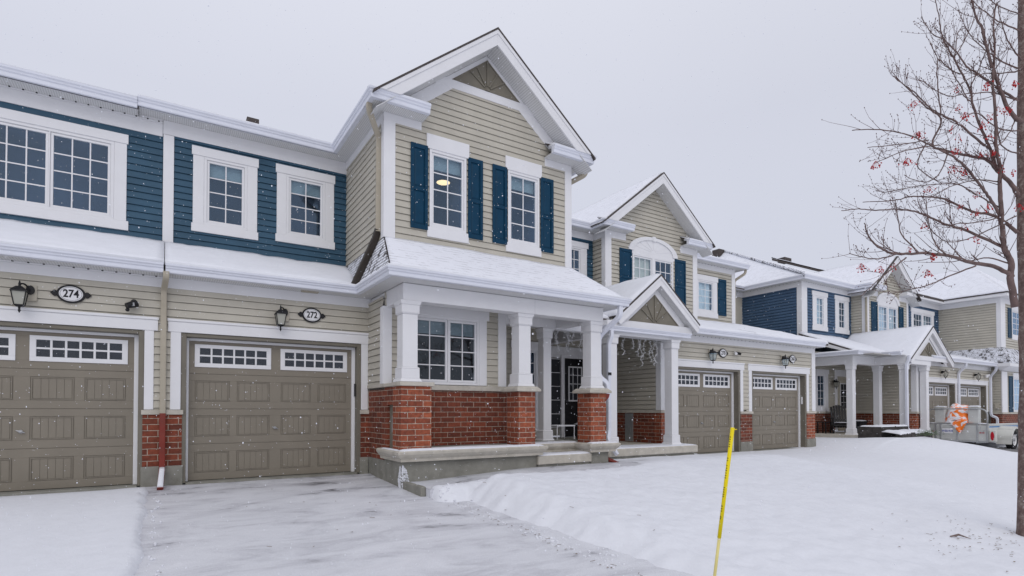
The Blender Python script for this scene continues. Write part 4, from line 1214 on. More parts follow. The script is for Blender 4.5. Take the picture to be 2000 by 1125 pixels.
gable_roof(h, 4.88, 8.25, YB, 15.2, ZAP, .80, 2.20, band=.2, margin=.05, zclip=GZ + .13)
# horizontal band and sunburst
trimbox(h, 'gable_band', [(3.86, 5.90, YB - .030, YB + .0, 6.64, 6.79)])
sunburst(h, 4.88, YB - .028, 6.79, .70, .56)
# eaves with returns
eave(h, [(-.385, YU), (XB, YU), (XB, YB), (3.64, YB)], GZ, None, h=.14)
f = MB().sweep([(0, 5.745), (.03, 5.745), (.03, GZ - .006), (0, GZ - .006)], [(XB, YU), (XB, YB), (3.62, YB)])
f.sweep([(0, 5.65), (.03, 5.65), (.03, GZ - .006), (0, GZ - .006)], [(-.04, YU), (XB - .001, YU)])
f.sweep([(0, 5.745), (.03, 5.745), (.03, GZ - .006), (0, GZ - .006)], [(6.15, YB), (6.76, YB), (6.76, 11.0)])
f.build('frieze_board', M['white'], h)
eave(h, [(6.13, YB), (6.76, YB), (6.76, 11.2)], GZ, None, h=.14)
for s, x0, x1 in ((0, 2.7, 3.62), (1, 6.15, 7.05)):
    q = [(x0, YB - .36, GZ + .13), (x1, YB - .36, GZ + .13), (x1, YB, GZ + .30), (x0, YB, GZ + .30)]
    roof_slab(h, q, .02, 'return_roof'); slope_snow(h, [(a + (.0), b, c + .001) for a, b, c in q], .03, 12, 6)
# main roof
q = [(-.38, YU - .30, 6.0), (2.9, YU - .30, 6.0), (4.9, 14.5, 7.73), (-.38, 14.5, 7.73)]
roof_slab(h, q, .12); slope_snow(h, q, .05, 40, 14, 'roofsnow')
roof_slab(h, [(-.38, 14.5, 7.73), (6.9, 14.5, 7.73), (6.9, 19, 5.8), (-.38, 19, 5.8)], .12)
trimbox(h, 'roof_vent', [(1.60, 1.86, 14.2, 14.4, 7.6, 7.93)], 'shingle')
trimbox(h, 'roof_vent', [(1.16, 1.30, 13.0, 13.15, 7.2, 7.5)], 'downbrown') if False else None
# beige downspout on the bay side and its dark run over the roof
downspout(h, elbow([(2.70, 8.52, 5.93), (2.70, 8.55, 5.80), (2.945, 8.80, 5.52), (2.945, 8.80, 5.4), (2.945, 8.82, 3.98)], .09), 'downbeige', .042, .034)
downspout(h, elbow([(2.95, 8.82, 4.02), (2.93, 8.88, 3.90), (2.68, 9.12, 3.20), (2.66, 9.15, 3.14)], .05), 'downbrown', .05, .04, label='dark downspout length lying over the low roof')
downspout(h, elbow([(7.06, 8.50, 5.88), (7.06, 8.52, 5.74), (6.83, 8.86, 5.60), (6.83, 8.86, 5.5), (6.83, 8.86, 4.3)], .09), 'downbeige', .042, .034)
# shared garage downspout: beige above, red below
downspout(h, elbow([(.02, YG - .33, 3.00), (.02, YG - .33, 2.92), (-.005, YG - .06, 2.78), (-.005, YG - .06, 1.02)], .07), 'downbeige', .037, .03)
ds = downspout(h, elbow([(-.005, YG - .06, 1.02), (-.005, YG - .062, .22), (-.025, YG - .36, -.03)], .06), 'downred', .038, .032, label='red lower downspout between the garages')
slope_snow(ds, [(-.06, YG - .37, .015), (.012, YG - .37, .015), (.028, YG - .1, .255), (-.034, YG - .1, .255)], .018, 6, 8, 'snow', 'snow_cap', (1, 1, 1, 1), .003)
# porch downspout, white, painted red behind the brick pier
downspout(h, elbow([(7.12, E1 + .02, 2.99), (7.12, E1 + .02, 2.80), (7.04, YP + .16, 2.50), (7.025, YP + .2, 2.42), (7.025, YP + .2, 1.70), (7.225, YP + .18, 1.58), (7.225, YP + .18, 1.38)], .09), 'gutter', .045, .035, label='white downspout wrapping the right brick pier')
downspout(h, elbow([(7.225, YP + .18, 1.385), (7.21, YP + .18, 1.33), (7.07, YP + .2, 1.20), (7.07, YP + .2, .5), (7.06, YP + .2, .2), (7.22, YP - .1, .06)], .06), 'downred', .038, .03, label='red downspout behind the right brick pier')
# porch slab with moulded stone lip
lip = [(0, .30), (.06, .30), (.065, .34), (.10, .375), (.125, .41), (.13, .445), (.11, .462), (0, .468)]
MB().sweep(lip, [(3.02, 8.70), (3.02, 7.84), (5.44, 7.84), (5.44, 8.2)]).build('porch_edge', M['stone'], h, bevel=0)
MB().box(3.021, 5.439, 7.841, 10.4, .31, .4675).build('porch_floor', M['concrete'], h)
MB().box(5.44, 7.0, 8.28, 10.4, .31, .466).build('porch_floor', M['concrete'], h)
MB().sweep(lip, [(5.44, 8.30), (6.60, 8.30)]).build('porch_edge', M['stone'], h)
MB().sweep(lip, [(6.62, 8.4), (6.62, 7.84), (7.10, 7.84), (7.10, 8.6)]).build('porch_edge', M['stone'], h)
MB().box(6.621, 7.099, 7.841, 8.6, .31, .4672).build('porch_floor', M['concrete'], h)
trimbox(h, 'step', [(5.44, 6.62, 7.82, 8.29, .13, .285)], 'stone', bevel=.012)
trimbox(h, 'step', [(5.46, 6.60, 7.86, 8.28, -.2, .129)], 'concrete')
trimbox(h, 'foundation', [(3.01, 5.44, 7.88, 8.6, -.3, .305), (3.005, 3.4, 8.601, 9.44, -.3, .30), (6.64, 7.07, 7.88, 8.5, -.3, .305)], 'concrete')
sp = MB()
sp2 = slope_snow(h, [(3.0, 7.80, .466), (3.0, 7.74, .466), (5.5, 7.74, .466), (5.5, 7.80, .466)], .001, 4, 4, 'snow', 'porch_snow', (0, 0, 0, 0), 0)
bpy.data.objects.remove(sp2)
def dusting(house, x0, x1, y0, y1, z, th=.012, name='porch_snow', nu=30, nv=14):
    return slope_snow(house, [(x0, y0, z), (x1, y0, z), (x1, y1, z), (x0, y1, z)], th, nu, nv, 'snow', name, (1, 1, 1, 1), .004)
dusting(h, 2.93, 5.50, 7.735, 7.885, .462, .03)
dusting(h, 3.50, 5.08, 7.88, 8.20, .467, .014)
dusting(h, 2.92, 2.995, 7.9, 8.6, .455, .03, nu=4)
dusting(h, 5.46, 6.60, 8.20, 8.6, .462, .02)
dusting(h, 5.46, 6.60, 7.83, 8.16, .285, .03)
dusting(h, 6.55, 7.2, 7.74, 7.89, .462, .03)
# snow plastered on the foundation corner
sc = MB()
for k in range(420):
    z = rnd.uniform(-.14, .24) - .04 * rnd.random(); s = (1 - abs(z - .02) / .30)
    x = 3.02 + rnd.uniform(-.02, .11) * s; y = 7.875
    if rnd.random() < .4: x, y = 2.999, 7.9 + rnd.uniform(0, .1) * s
    sc.ball((x, y, z), rnd.uniform(.004, .014), 5, 3, (1, .7, rnd.uniform(.8, 1.8)))
sc.build('stuck_snow', M['snow'], h, smooth=True)
# recessed entry of 272
siding(h, 'siding', M['beige'], 'F', 10.4, [(.46, 5.26, 7.32), (2.97, 5.26, 7.32)], [(6.70, 7.16, .8, 2.5)])
window(h, 'F', 10.4, 6.60, 7.19, .62, 2.45, grid=(2, 7), head=(.16, .03), side=(.1, .1), inside='dark', label='tall window beside the entry')
trimbox(h, 'corner_board', [(7.21, 7.34, 10.37, 10.398, .46, 2.97), (7.341, 7.36, 10.37, 11.6, .46, 2.97)], 'darkpanel')
MB().box(5.2605, 5.29, 8.78, 10.4, 1.401, 2.97).build('return_wall', M['beige'], h)
MB().box(5.2605, 5.30, YB - .0195, 10.38, .462, 1.40).build('brick_wall', M['brick'], h)

# ------------------------------------------------------------------ house 270
h = thing('townhouse', 'townhouse numbered 270 with an arched window gable above a small gabled porch', 'house', (10, 9.45, 0), 'attached townhouses along the street')
H270 = h
YE = 11.6; YQ = 11.10
siding(h, 'siding', M['blue'], 'F', YE, [(3.3, 6.9, 9.87), (5.9, 6.9, 9.87)], [(8.60, 9.44, 4.27, 5.39)], 'blue upper siding')
window(h, 'F', YE, 8.58, 9.46, 4.25, 5.41, sashes=[(8.58, 9.02), (9.02, 9.46)], grid=(2, 4), head=(.15, .05), sill=(.14, .03), side=(.17, .175), inside='dark', label='window in the blue wall beside the tall bay')
# entry wall below
MB().box(7.0, 10.2, YE, YE + .1, 1.06, 3.0).build('wall_core', M['beige'], h)
siding(h, 'siding', M['beige'], 'F', YE - .005, [(1.10, 7.36, 8.0), (3.0, 7.36, 8.0)])
siding(h, 'siding', M['beige'], 'F', YE - .005, [(2.60, 8.0, 10.15), (3.0, 8.0, 10.15)])
siding(h, 'siding', M['beige'], 'F', YE - .005, [(1.10, 9.72, 10.15), (2.6, 9.72, 10.15)])
trimbox(h, 'door_casing', [(8.055, 8.345, YE - .045, YE, 1.10, 2.50), (8.055, 9.75, YE - .045, YE, 2.501, 2.72), (9.62, 9.75, YE - .045, YE, .36, 2.50), (8.74, 8.85, YE - .07, YE, .36, 2.50), (8.345, 9.62, YE - .035, YE, 2.43, 2.50)])
dr = MB().box(8.86, 9.61, YE - .045, YE - .01, .37, 2.42).build('front_door', M['blackp'], h, 'glossy black front door with a gridded pane')
fr = MB()
gx0, gx1, gz0, gz1 = 8.98, 9.44, 1.30, 2.22
fr.box(gx0, gx1, YE - .062, YE - .044, gz0, gz0 + .035).box(gx0, gx1, YE - .062, YE - .044, gz1 - .035, gz1).box(gx0, gx0 + .035, YE - .061, YE - .044, gz0 + .035, gz1 - .035).box(gx1 - .035, gx1, YE - .061, YE - .044, gz0 + .035, gz1 - .035)
for k in (1, 2): u = gx0 + (gx1 - gx0) * k / 3; fr.box(u - .008, u + .008, YE - .058, YE - .044, gz0 + .035, gz1 - .035)
for k in (1, 2, 3): z = gz0 + (gz1 - gz0) * k / 4; fr.box(gx0 + .035, gx1 - .035, YE - .0575, YE - .044, z - .008, z + .008)
w = fr.build('door_light', M['white'], dr)
MB().box(gx0 + .035, gx1 - .035, YE - .050, YE - .0455, gz0 + .035, gz1 - .035).build('pane', M['darkplastic'], w)
MB().box(8.875, 8.905, YE - .075, YE - .045, 1.25, 1.43).build('lock', M['black'], dr)
sl = MB().box(8.37, 8.73, YE - .03, YE - .012, .6, 2.42).build('sidelight', M['darkplastic'], h)
g = MB()
for k in range(6): z = .62 + k * .355; g.box(8.37, 8.73, YE - .038, YE - .0305, z - .008, z + .008)
g.build('grille', M['white'], sl)
lantern(h, 7.90, YE - .02, 2.10)
MB().box(7.40, 8.34, YE - .06, YE - .0, .35, 1.04).build('brick_wall', M['brick'], h)
trimbox(h, 'stone_sill', [(7.40, 8.36, YE - .085, YE, 1.041, 1.10)], 'stone')
trimbox(h, 'threshold', [(8.34, 9.75, YE - .2, YE - .046, .26, .365)], 'concrete')
# garage side wall and garage
XS = 10.155
siding(h, 'siding', M['beige'], 'F', YG, [(1.07, XS, 13.44), (2.9, XS, 13.44)], [(10.5, 13.19, 0, 2.2)])
siding(h, 'siding', M['beige'], 'L', XS, [(1.07, YG, YE), (2.98, YG, YE)], [], SL=.016)
trimbox(h, 'corner_board', [(XS - .035, XS + .135, YG - .035, YG, 1.07, 2.80), (XS - .035, XS - .001, YG, YG + .13, 1.07, 2.80)])
MB().box(XS - .012, XS + .12, YG + .20, YE, .2, 1.0).build('brick_wall', M['brick'], h)
MB().box(XS - .013, XS + .35, YG - .022, YG + .1995, .2, 1.0).build('brick_wall', M['brick_lit'], h)  # front corner of the same wall, its lit side painted lighter
trimbox(h, 'stone_sill', [(XS - .045, XS + .0, YG - .05, YE, 1.001, 1.068), (XS + .001, 10.52, YG - .05, YG, 1.001, 1.068)], 'stone')
garage(h, 10.31, YG, 9.63, -.05, lamp='box', sign='270')
YDD = 9.66
pier(h, 13.19, 13.44, YG - .02, YDD, .22, .97, None); trimbox(h, 'pier_cap', [(13.17, 13.44, YG - .05, YDD, .971, 1.035)], 'stone'); trimbox(h, 'foundation', [(13.17, 13.44, YG - .035, YDD, -.3, .219)], 'concrete')
cm = MB().disc_y(12.93, 2.60, .022, .022, YG - .05, YG - .012, 10).build('security_camera', M['white'], h, 'white twin headed sensor light')
MB().tube([(12.9, YG - .05, 2.6), (12.82, YG - .16, 2.56)], .035, 10).build('sensor_head', M['white'], cm)
MB().tube([(12.96, YG - .05, 2.6), (13.02, YG - .16, 2.56)], .035, 10).build('sensor_head', M['black'], cm)
# porch of 270
YC = 8.97
column(h, 8.09, YC, .28, 2.68, .115); column(h, 9.99, YC, .28, 2.68, .115)
bm_ = MB().box(7.97, 10.13, 8.85, 9.0201, 2.68, 3.02) if False else MB().box(7.95, 10.16, 8.88, 9.02, 2.68, 2.99)
bm_.box(7.95, 8.15, 9.2301, 11.5, 2.68, 2.97)
bm_.box(10.0, 10.15, 9.2301, 9.44, 2.68, 2.97)
bm_.build('porch_beam', M['white'], h, bevel=.004)
MB().sweep(gutter_profile(2.745, .02, .11, .10), [(7.93, 9.2), (7.93, 8.86), (10.43, 8.86)]).build('gutter', M['gutter'], h)
MB().box(7.02, 10.1, 9.24, 11.55, 2.975, 3.0).build('porch_ceiling', M['ceiling'], h)
gable_roof(h, 9.48, 8.80, 9.02, 11.1, 4.13, .80, 1.29, name='porch_gable_roof', band=.15, fascia=.22, margin=.0, snow=.06)
sunburst(h, 9.48, 9.0, 3.03, .82, .68)
MB().prism([(8.45, 2.991), (10.51, 2.991), (10.51, 3.03), (9.48, 3.86), (8.45, 3.03)], 9.031, 9.2).build('gable_wall', M['white'], h)
trimbox(h, 'gable_band', [(8.30, 10.66, 8.93, 9.0, 2.86, 3.028)])
MB().box(7.75, 10.48, 8.62, 11.55, .10, .262).build('porch_floor', M['stone'], h, bevel=.015)
MB().box(7.8, 10.42, 8.68, 11.5, -.2, .099).build('foundation', M['concrete'], h)
dusting(h, 7.78, 10.46, 8.64, 9.35, .262, .022)
# roof between the porches
q = [(6.9, 9.1, 3.05), (8.25, 9.1, 3.05), (8.25, YE, 3.95), (6.9, YE, 3.95)]
roof_slab(h, q); slope_snow(h, q, .06, 20, 16)
q = [(10.70, YG - .30, SOF + .08), (13.45, YG - .30, SOF + .08), (13.45, 11.1, 3.72), (9.5, 11.1, 3.72)]
roof_slab(h, q); slope_snow(h, q, .07, 30, 16)
eave(h, [(10.16, YG), (13.45, YG)], SOF - .03, 2.79)
MB().box(XS - .03, XS - .0125, 10.37, 10.65, .28, .985).build('utility_hatch', M['galv'], h)
# upper gable of 270
hl = [(10.90, 12.36, 4.1, 5.40)]
siding(h, 'siding', M['beige'], 'F', YQ, [(3.5, 9.87, 13.43), (6.10, 9.87, 13.43), (6.101, 9.99, 13.31), (7.43, 11.59, 11.71)], hl, SL=.014)
siding(h, 'siding', M['beige'], 'L', 9.87, [(3.5, YQ, YE), (5.9, YQ, YE)], SL=.014)
siding(h, 'siding', M['beige'], 'R', 13.43, [(3.5, YQ, 12.0), (5.9, YQ, 12.0)])
trimbox(h, 'corner_board', [(9.84, 10.06, YQ - .035, YQ, 3.5, 5.66), (9.839, 9.869, YQ, YQ + .12, 3.5, 5.66), (13.27, 13.46, YQ - .035, YQ, 3.6, 5.66), (13.431, 13.46, YQ, YQ + .1, 3.6, 5.66)])
def arched(h, c, u0, u1, z0, z1, inside, label=None):
    um = (u0 + u1) / 2
    w = window(h, 'F', c, u0, u1, z0, z1, sashes=[(u0, um - .05), (um + .05, u1)], grid=(3, 4), inside=inside, label=label)
    MB().box(um - .046, um + .046, c - .036, c - .0, z0 + .05, z1 - .05).build('mullion', M['white'], w)
    a = MB(); W = (u1 - u0) / 2 + .16; Hh = .46; n = 24; z1 = z1 + .085
    a.box(u0 - .05, u1 + .05, c - .030, c + .001, z1 - .085 + .001, z1)
    pts = [(um + W * math.cos(math.pi * k / n), z1 + .001 + Hh * math.sin(math.pi * k / n)) for k in range(n + 1)]
    a.prism(pts, c - .030, c + .001)
    f = a.build('arch_fan', M['white'], w)
    b = MB()
    for k in range(n):
        t0, t1 = math.pi * k / n, math.pi * (k + 1) / n
        o = [(um + W * s * math.cos(t), z1 + .001 + Hh * s * math.sin(t)) for t, s in ((t0, 1.0), (t1, 1.0), (t1, .80), (t0, .80))]
        b.prism(o, c - .062, c - .0305)
    for k in range(1, 8):
        t = math.pi * k / 8; d = (math.cos(t), math.sin(t)); r1 = .78
        p = Vector((um + W * r1 * d[0], z1 + Hh * r1 * d[1])); q0 = Vector((um + .09 * d[0], z1 + .02 + .09 * d[1])); nn = (p - q0).normalized(); pr = Vector((-nn.y, nn.x)) * .007
        b.prism([tuple(q0 + pr), tuple(q0 - pr), tuple(p - pr), tuple(p + pr)], c - .036, c - .0306)
    b.prism([(um - .05, z1 + Hh * .76), (um + .05, z1 + Hh * .76), (um + .06, z1 + Hh * 1.04), (um - .06, z1 + Hh * 1.04)], c - .075, c - .0307)
    b.build('arch_trim', M['white'], f, bevel=.003)
    return w
arched(h, YQ, 10.83, 12.43, 4.07, 5.36, 'shade', 'arched window over the gabled porch, shade half drawn')
shutter(h, 'F', YQ, 10.35, 10.80, 3.98, 5.44); shutter(h, 'F', YQ, 12.50, 12.95, 3.98, 5.44)
gable_roof(h, 11.65, 10.70, YQ, 17, 7.64, .80, 2.15, band=0, margin=.08, snowmat='roofthin', zclip=GZ + .09)
eave(h, [(6.85, YE), (9.87, YE), (9.87, YQ), (10.60, YQ)], GZ - .04, None, h=.14)
eave(h, [(12.72, YQ), (13.43, YQ), (13.43, 11.65)], GZ - .04, None, h=.14)
f = MB().sweep([(0, 5.66), (.03, 5.66), (.03, GZ - .046), (0, GZ - .046)], [(6.85, YE), (9.87, YE), (9.87, YQ), (10.58, YQ)])
f.sweep([(0, 5.66), (.03, 5.66), (.03, GZ - .046), (0, GZ - .046)], [(12.74, YQ), (13.43, YQ), (13.43, 12.0)])
f.build('frieze_board', M['white'], h)
for x0, x1 in ((9.6, 10.58), (12.74, 13.7)):
    q = [(x0, YQ - .36, GZ + .09), (x1, YQ - .36, GZ + .09), (x1, YQ, GZ + .24), (x0, YQ, GZ + .24)]
    roof_slab(h, q, .02, 'return_roof'); slope_snow(h, q, .03, 12, 6)
q = [(6.9, YE - .3, 5.98), (9.75, YE - .3, 5.98), (11.6, 14.4, 7.40), (6.9, 14.4, 7.40)]
roof_slab(h, q, .1); slope_snow(h, q, .05, 24, 12, 'roofsnow')
# porch downspout of 270
downspout(h, elbow([(7.99, 8.80, 2.76), (7.99, 8.80, 2.62), (7.95, 8.84, 2.48), (7.95, 8.84, .62), (7.80, 8.72, .45), (7.86, 8.5, .16)], .08), 'gutter', .042, .035, label='white downspout on the left porch column')
MB().box(7.905, 7.99, 8.80, 8.812, 1.80, 1.86).build('downspout_strap', M['black'], h)

# ------------------------------------------------------------------ house 268
h = thing('townhouse', 'townhouse numbered 268, last of its row, one shuttered window over the garage', 'house', (15, 9.45, 0), 'attached townhouses along the street')
H268 = h
siding(h, 'siding', M['beige'], 'F', YG, [(1.04, 13.44, 16.75), (2.9, 13.44, 16.75)], [(13.66, 16.35, 0, 2.2)])
garage(h, 13.46, YG, 9.63, -.05, lamp='box', sign='268', keypad='white')
pier(h, 13.441, 13.68, YG - .02, YDD, .22, .97, None); trimbox(h, 'pier_cap', [(13.441, 13.7, YG - .05, YDD, .971, 1.035)], 'stone'); trimbox(h, 'foundation', [(13.441, 13.69, YG - .035, YDD, -.3, .219)], 'concrete')
pier(h, 16.33, 16.77, YG - .02, YDD + .3, .22, .97, None, 'brick_lit'); trimbox(h, 'pier_cap', [(16.31, 16.80, YG - .05, YDD + .3, .971, 1.035)], 'stone'); trimbox(h, 'foundation', [(16.32, 16.79, YG - .035, YDD + .3, -.3, .219)], 'concrete')
trimbox(h, 'corner_board', [(16.60, 16.78, YG - .035, YG, 1.04, 2.80), (16.751, 16.78, YG, YG + .12, 1.04, 2.80)])
MB().box(16.74, 16.75, YG, 14, -.2, 3.0).build('side_wall', M['beige'], h)
eave(h, [(13.45, YG), (16.78, YG)], SOF - .03, 2.79)
YH = 12.0
q = [(13.45, YG - .30, SOF + .08), (17.02, YG - .30, SOF + .08), (17.02, YH, 3.93), (13.45, YH, 3.93)]
roof_slab(h, q); slope_snow(h, q, .09, 36, 18)
siding(h, 'siding', M['beige'], 'F', YH, [(3.8, 13.43, 16.45), (5.9, 13.43, 16.45)], [(13.93, 15.37, 4.28, 5.29)], SL=.014)
siding(h, 'siding', M['beige'], 'R', 16.45, [(3.3, YH, 16), (5.9, YH, 16)])
trimbox(h, 'corner_board', [(16.30, 16.48, YH - .035, YH, 3.85, 5.68), (16.451, 16.48, YH, YH + .1, 3.85, 5.68)])
window(h, 'F', YH, 13.92, 15.38, 4.27, 5.30, sashes=[(13.92, 14.56), (14.60, 15.38)], grid=(2, 4), head=(.17, .05), sill=(.17, .03), side=(.15, .16), inside='curtain full', label='curtained window over garage 268')
shutter(h, 'F', YH, 15.57, 16.0, 4.22, 5.44)
eave(h, [(13.43, YH), (16.45, YH), (16.45, 16)], GZ - .04, 5.67, h=.14)
q = [(13.4, YH - .32, 5.98), (16.78, YH - .32, 5.98), (14.0, 14.8, 7.1), (13.4, 14.8, 7.1)]
roof_slab(h, q, .1); slope_snow(h, q, .06, 24, 12, 'roofsnow')
q = [(16.78, YH - .32, 5.98), (16.78, 18, 5.98), (14.0, 15.5, 7.1), (14.0, 14.8, 7.1)]
roof_slab(h, q, .1); slope_snow(h, q, .06, 24, 12, 'roofsnow')
downspout(h, elbow([(16.74, YH - .26, 5.88), (16.74, YH - .24, 5.72), (16.53, YH + .04, 5.5), (16.53, YH + .04, 4.2)], .08), 'downbeige', .04, .03)
MB().box(-.3, 16.4, 18.9, 19, 0, 5.9).build('rear_wall', M['beige'], H272)

# ------------------------------------------------------------------ neighbouring row, left unit
ZB = -.08
h = thing('townhouse', 'slate blue cornered townhouse with a wraparound four column porch, first of the far row', 'house', (23, 9.3, -.1), 'attached townhouses along the street')
HA = h
XA = 20.0; YA = 11.72; YAG = 9.30; YAQ = 11.15
siding(h, 'siding', M['slate'], 'L', XA, [(3.0, YA, 14.2), (5.9, YA, 14.2)], (), 'slate blue side siding', SL=.021)
siding(h, 'siding', M['slate'], 'F', YA, [(3.3, XA, 23.5), (5.9, XA, 23.5)], [(20.98, 21.42, 4.3, 5.38), (22.55, 23.02, 4.3, 5.38)], 'slate blue front siding', SL=.021)
trimbox(h, 'corner_board', [(XA - .03, XA + .33, YA - .035, YA, 3.3, 5.66), (XA - .03, XA - .001, YA, YA + .16, 3.3, 5.66)])
window(h, 'F', YA, 20.92, 21.48, 4.27, 5.42, grid=(2, 4), head=(.17, .04), sill=(.17, .03), side=(.22, .22), inside='curtain full', label='left window in the slate blue wall, white curtain')
window(h, 'F', YA, 22.50, 23.06, 4.27, 5.42, grid=(2, 4), head=(.17, .04), sill=(.17, .03), side=(.22, .22), inside='drape', label='right window in the slate blue wall')
MB().box(17.5, XA, 14.2, 14.3, 2.5, 5.9).build('stucco_wall', M['beige'], h)
MB().box(17.5, 17.6, 14.3, 22, 0, 5.9).build('side_wall', M['beige'], h)
GA = 5.86
eave(h, [(17.5, 14.2), (XA, 14.2), (XA, YA), (23.5, YA), (23.5, YAQ), (24.4, YAQ)], GA, 5.66, h=.15)
# upper gable bay
siding(h, 'siding', M['beige'], 'F', YAQ, [(3.3, 23.5, 27.0), (6.1, 23.5, 27.0), (6.101, 23.62, 26.9), (7.38, 25.2, 25.35)], [(24.5, 26.02, 4.1, 5.42)], SL=.021)
siding(h, 'siding', M['beige'], 'L', 23.5, [(3.3, YAQ, YA), (5.9, YAQ, YA)], SL=.021)
trimbox(h, 'corner_board', [(23.47, 23.68, YAQ - .035, YAQ, 3.6, 5.66), (23.469, 23.499, YAQ, YAQ + .14, 3.6, 5.66), (26.86, 27.0, YAQ - .035, YAQ, 3.6, 5.66)])
arched(h, YAQ, 24.42, 26.05, 4.05, 5.36, 'curtain full', 'arched window of the far gable, white curtains')
shutter(h, 'F', YAQ, 23.85, 24.33, 4.0, 5.42); shutter(h, 'F', YAQ, 26.14, 26.55, 4.0, 5.42)
gable_roof(h, 25.25, 10.75, YAQ, 17, 7.34, .78, 2.05, band=0, margin=.06, snowmat='roofthin', zclip=GA + .14)
f = MB().sweep([(0, 5.66), (.03, 5.66), (.03, GA - .006), (0, GA - .006)], [(26.2, YAQ), (27.0, YAQ)]).build('frieze_board', M['white'], h)
trimbox(h, 'eave_box', [(26.2, 27.35, YAQ - .34, YAQ, GA, GA + .14)])
trimbox(h, 'downspout', [(23.42, 23.468, YAQ - .07, YAQ - .0, 3.6, 5.6)], 'downbeige')
# roofs
q = [(19.62, YA - .32, 6.02), (27.0, YA - .32, 6.02), (26.6, 17.0, 8.62), (22.56, 17.0, 8.62)]
roof_slab(h, q, .1); slope_snow(h, q, .06, 50, 20, 'roofsnow')
q = [(19.70, 21, 6.04), (19.70, YA - .28, 6.04), (22.56, 17.0, 8.62), (22.56, 17.2, 8.62)]
roof_slab(h, q, .1); slope_snow(h, q, .015, 30, 20, 'roofthin')
q = [(17.2, 13.85, 5.98), (19.75, 13.85, 5.98), (22.4, 17.0, 8.0), (20.0, 17.0, 8.0)]
roof_slab(h, q, .1); slope_snow(h, q, .05, 12, 10, 'roofsnow')
cp = MB().tube([(19.60, YA - .34, 6.04), (22.56, 17.0, 8.66)], .05, 6).build('hip_cap', M['roofbare'], h)
trimbox(h, 'roof_vent', [(22.1, 22.5, 16.9, 17.3, 8.35, 8.68)], 'shingle')
# porch walls
siding(h, 'siding', M['beige'], 'F', YA, [(1.02, XA, 23.1), (2.95, XA, 23.1)], [(20.95, 21.5, 1.2, 2.4), (22.45, 23.1, 0, 2.4)], SL=.021)
MB().box(XA, 22.15, YA - .03, YA, .1, .95).build('brick_wall', M['brick'], h)
trimbox(h, 'stone_sill', [(XA - .03, 22.15, YA - .07, YA, .951, 1.02)], 'stone')
window(h, 'F', YA, 20.93, 21.52, 1.16, 2.46, grid=(2, 4), head=(.17, .05), sill=(.14, .04), side=(.16, .2), inside='dark', label='porch window of the far row')
trimbox(h, 'door_casing', [(22.2, 22.36, YA - .045, YA, .3, 2.40), (22.2, 23.08, YA - .045, YA, 2.401, 2.66)])
dr = MB().box(22.42, 23.08, YA - .03, YA - .01, .26, 2.38).build('front_door', M['beige_trim'], h)
w = MB().box(22.56, 23.02, YA - .045, YA - .031, 1.1, 2.14).build('door_light', M['white'], dr)
MB().box(22.60, 22.98, YA - .05, YA - .0455, 1.14, 2.10).build('pane', M['darkplastic'], w)
g = MB(); g.box(22.785, 22.797, YA - .055, YA - .0505, 1.14, 2.10)
for z in (1.38, 1.62, 1.86): g.box(22.60, 22.98, YA - .0545, YA - .0502, z - .007, z + .007)
g.build('grille', M['white'], w)
lantern(h, 22.02, YA - .02, 2.08)
siding(h, 'siding', M['beige'], 'L', 23.1, [(1.02, YAG, YA), (2.95, YAG, YA)], SL=.021)
MB().box(23.085, 23.4, YAG + .2, YA, .1, .95).build('brick_wall', M['brick'], h)
MB().box(23.084, 23.56, YAG - .02, YAG + .1995, .1, .95).build('brick_wall', M['brick_lit'], h)
trimbox(h, 'stone_sill', [(23.04, 23.1, YAG - .06, YA, .951, 1.02), (23.101, 23.6, YAG - .06, YAG, .951, 1.02)], 'stone')
trimbox(h, 'corner_board', [(23.07, 23.42, YAG - .035, YAG, 1.02, 2.75), (23.07, 23.099, YAG, YAG + .15, 1.02, 2.75)])
siding(h, 'siding', M['beige'], 'F', YAG, [(1.02, 23.1, 26.65), (2.9, 23.1, 26.65)], [(23.75, 26.45, -.1, 2.12)], SL=.021)
garage(h, 23.55, YAG, YAG + .2, ZB, lamp='hoop')
pier(h, 26.4, 26.649, YAG - .02, YAG + .25, .1, .93, None); trimbox(h, 'foundation', [(26.38, 26.649, YAG - .035, YAG + .25, -.5, .099)], 'concrete')
trimbox(h, 'pier_cap', [(26.37, 26.649, YAG - .05, YAG + .25, .931, .99)], 'stone')
# porch
MB().box(19.95, 23.7, 9.0, YA, .06, .22).build('porch_floor', M['stone'], h, bevel=.012)
MB().box(20.0, 23.65, 9.05, YA, -.4, .059).build('foundation', M['concrete'], h)
dusting(h, 20.0, 23.6, 9.05, 9.8, .22, .02)
column(h, 20.25, 10.12, .22, 2.68, .108); column(h, 22.10, 10.12, .22, 2.68, .108); column(h, 21.75, 9.12, .22, 2.68, .108); column(h, 23.32, 9.12, .22, 2.68, .108)
bm_ = MB(); bm_.box(20.1, 21.9, 9.98, 10.22, 2.68, 2.96); bm_.box(20.1, 20.35, 10.221, YA, 2.68, 2.96); bm_.box(21.62, 23.5, 8.98, 9.24, 2.68, 2.96); bm_.box(21.62, 21.9, 9.241, 9.979, 2.68, 2.955)
bm_.build('porch_beam', M['white'], h, bevel=.004)
MB().box(20.1, 23.4, 9.3, YA, 2.965, 2.99).build('porch_ceiling', M['ceiling'], h)
eave(h, [(20.1, 12.4), (20.1, 9.98), (21.62, 9.98), (21.62, 9.0)], 2.965, None)
q = [(19.8, 9.68, 3.07), (22.6, 9.68, 3.07), (22.6, YA, 3.90), (19.8, YA, 3.90)]
roof_slab(h, q, .05); slope_snow(h, q, .07, 24, 14, round_edges=(1, 0, 0, 1))
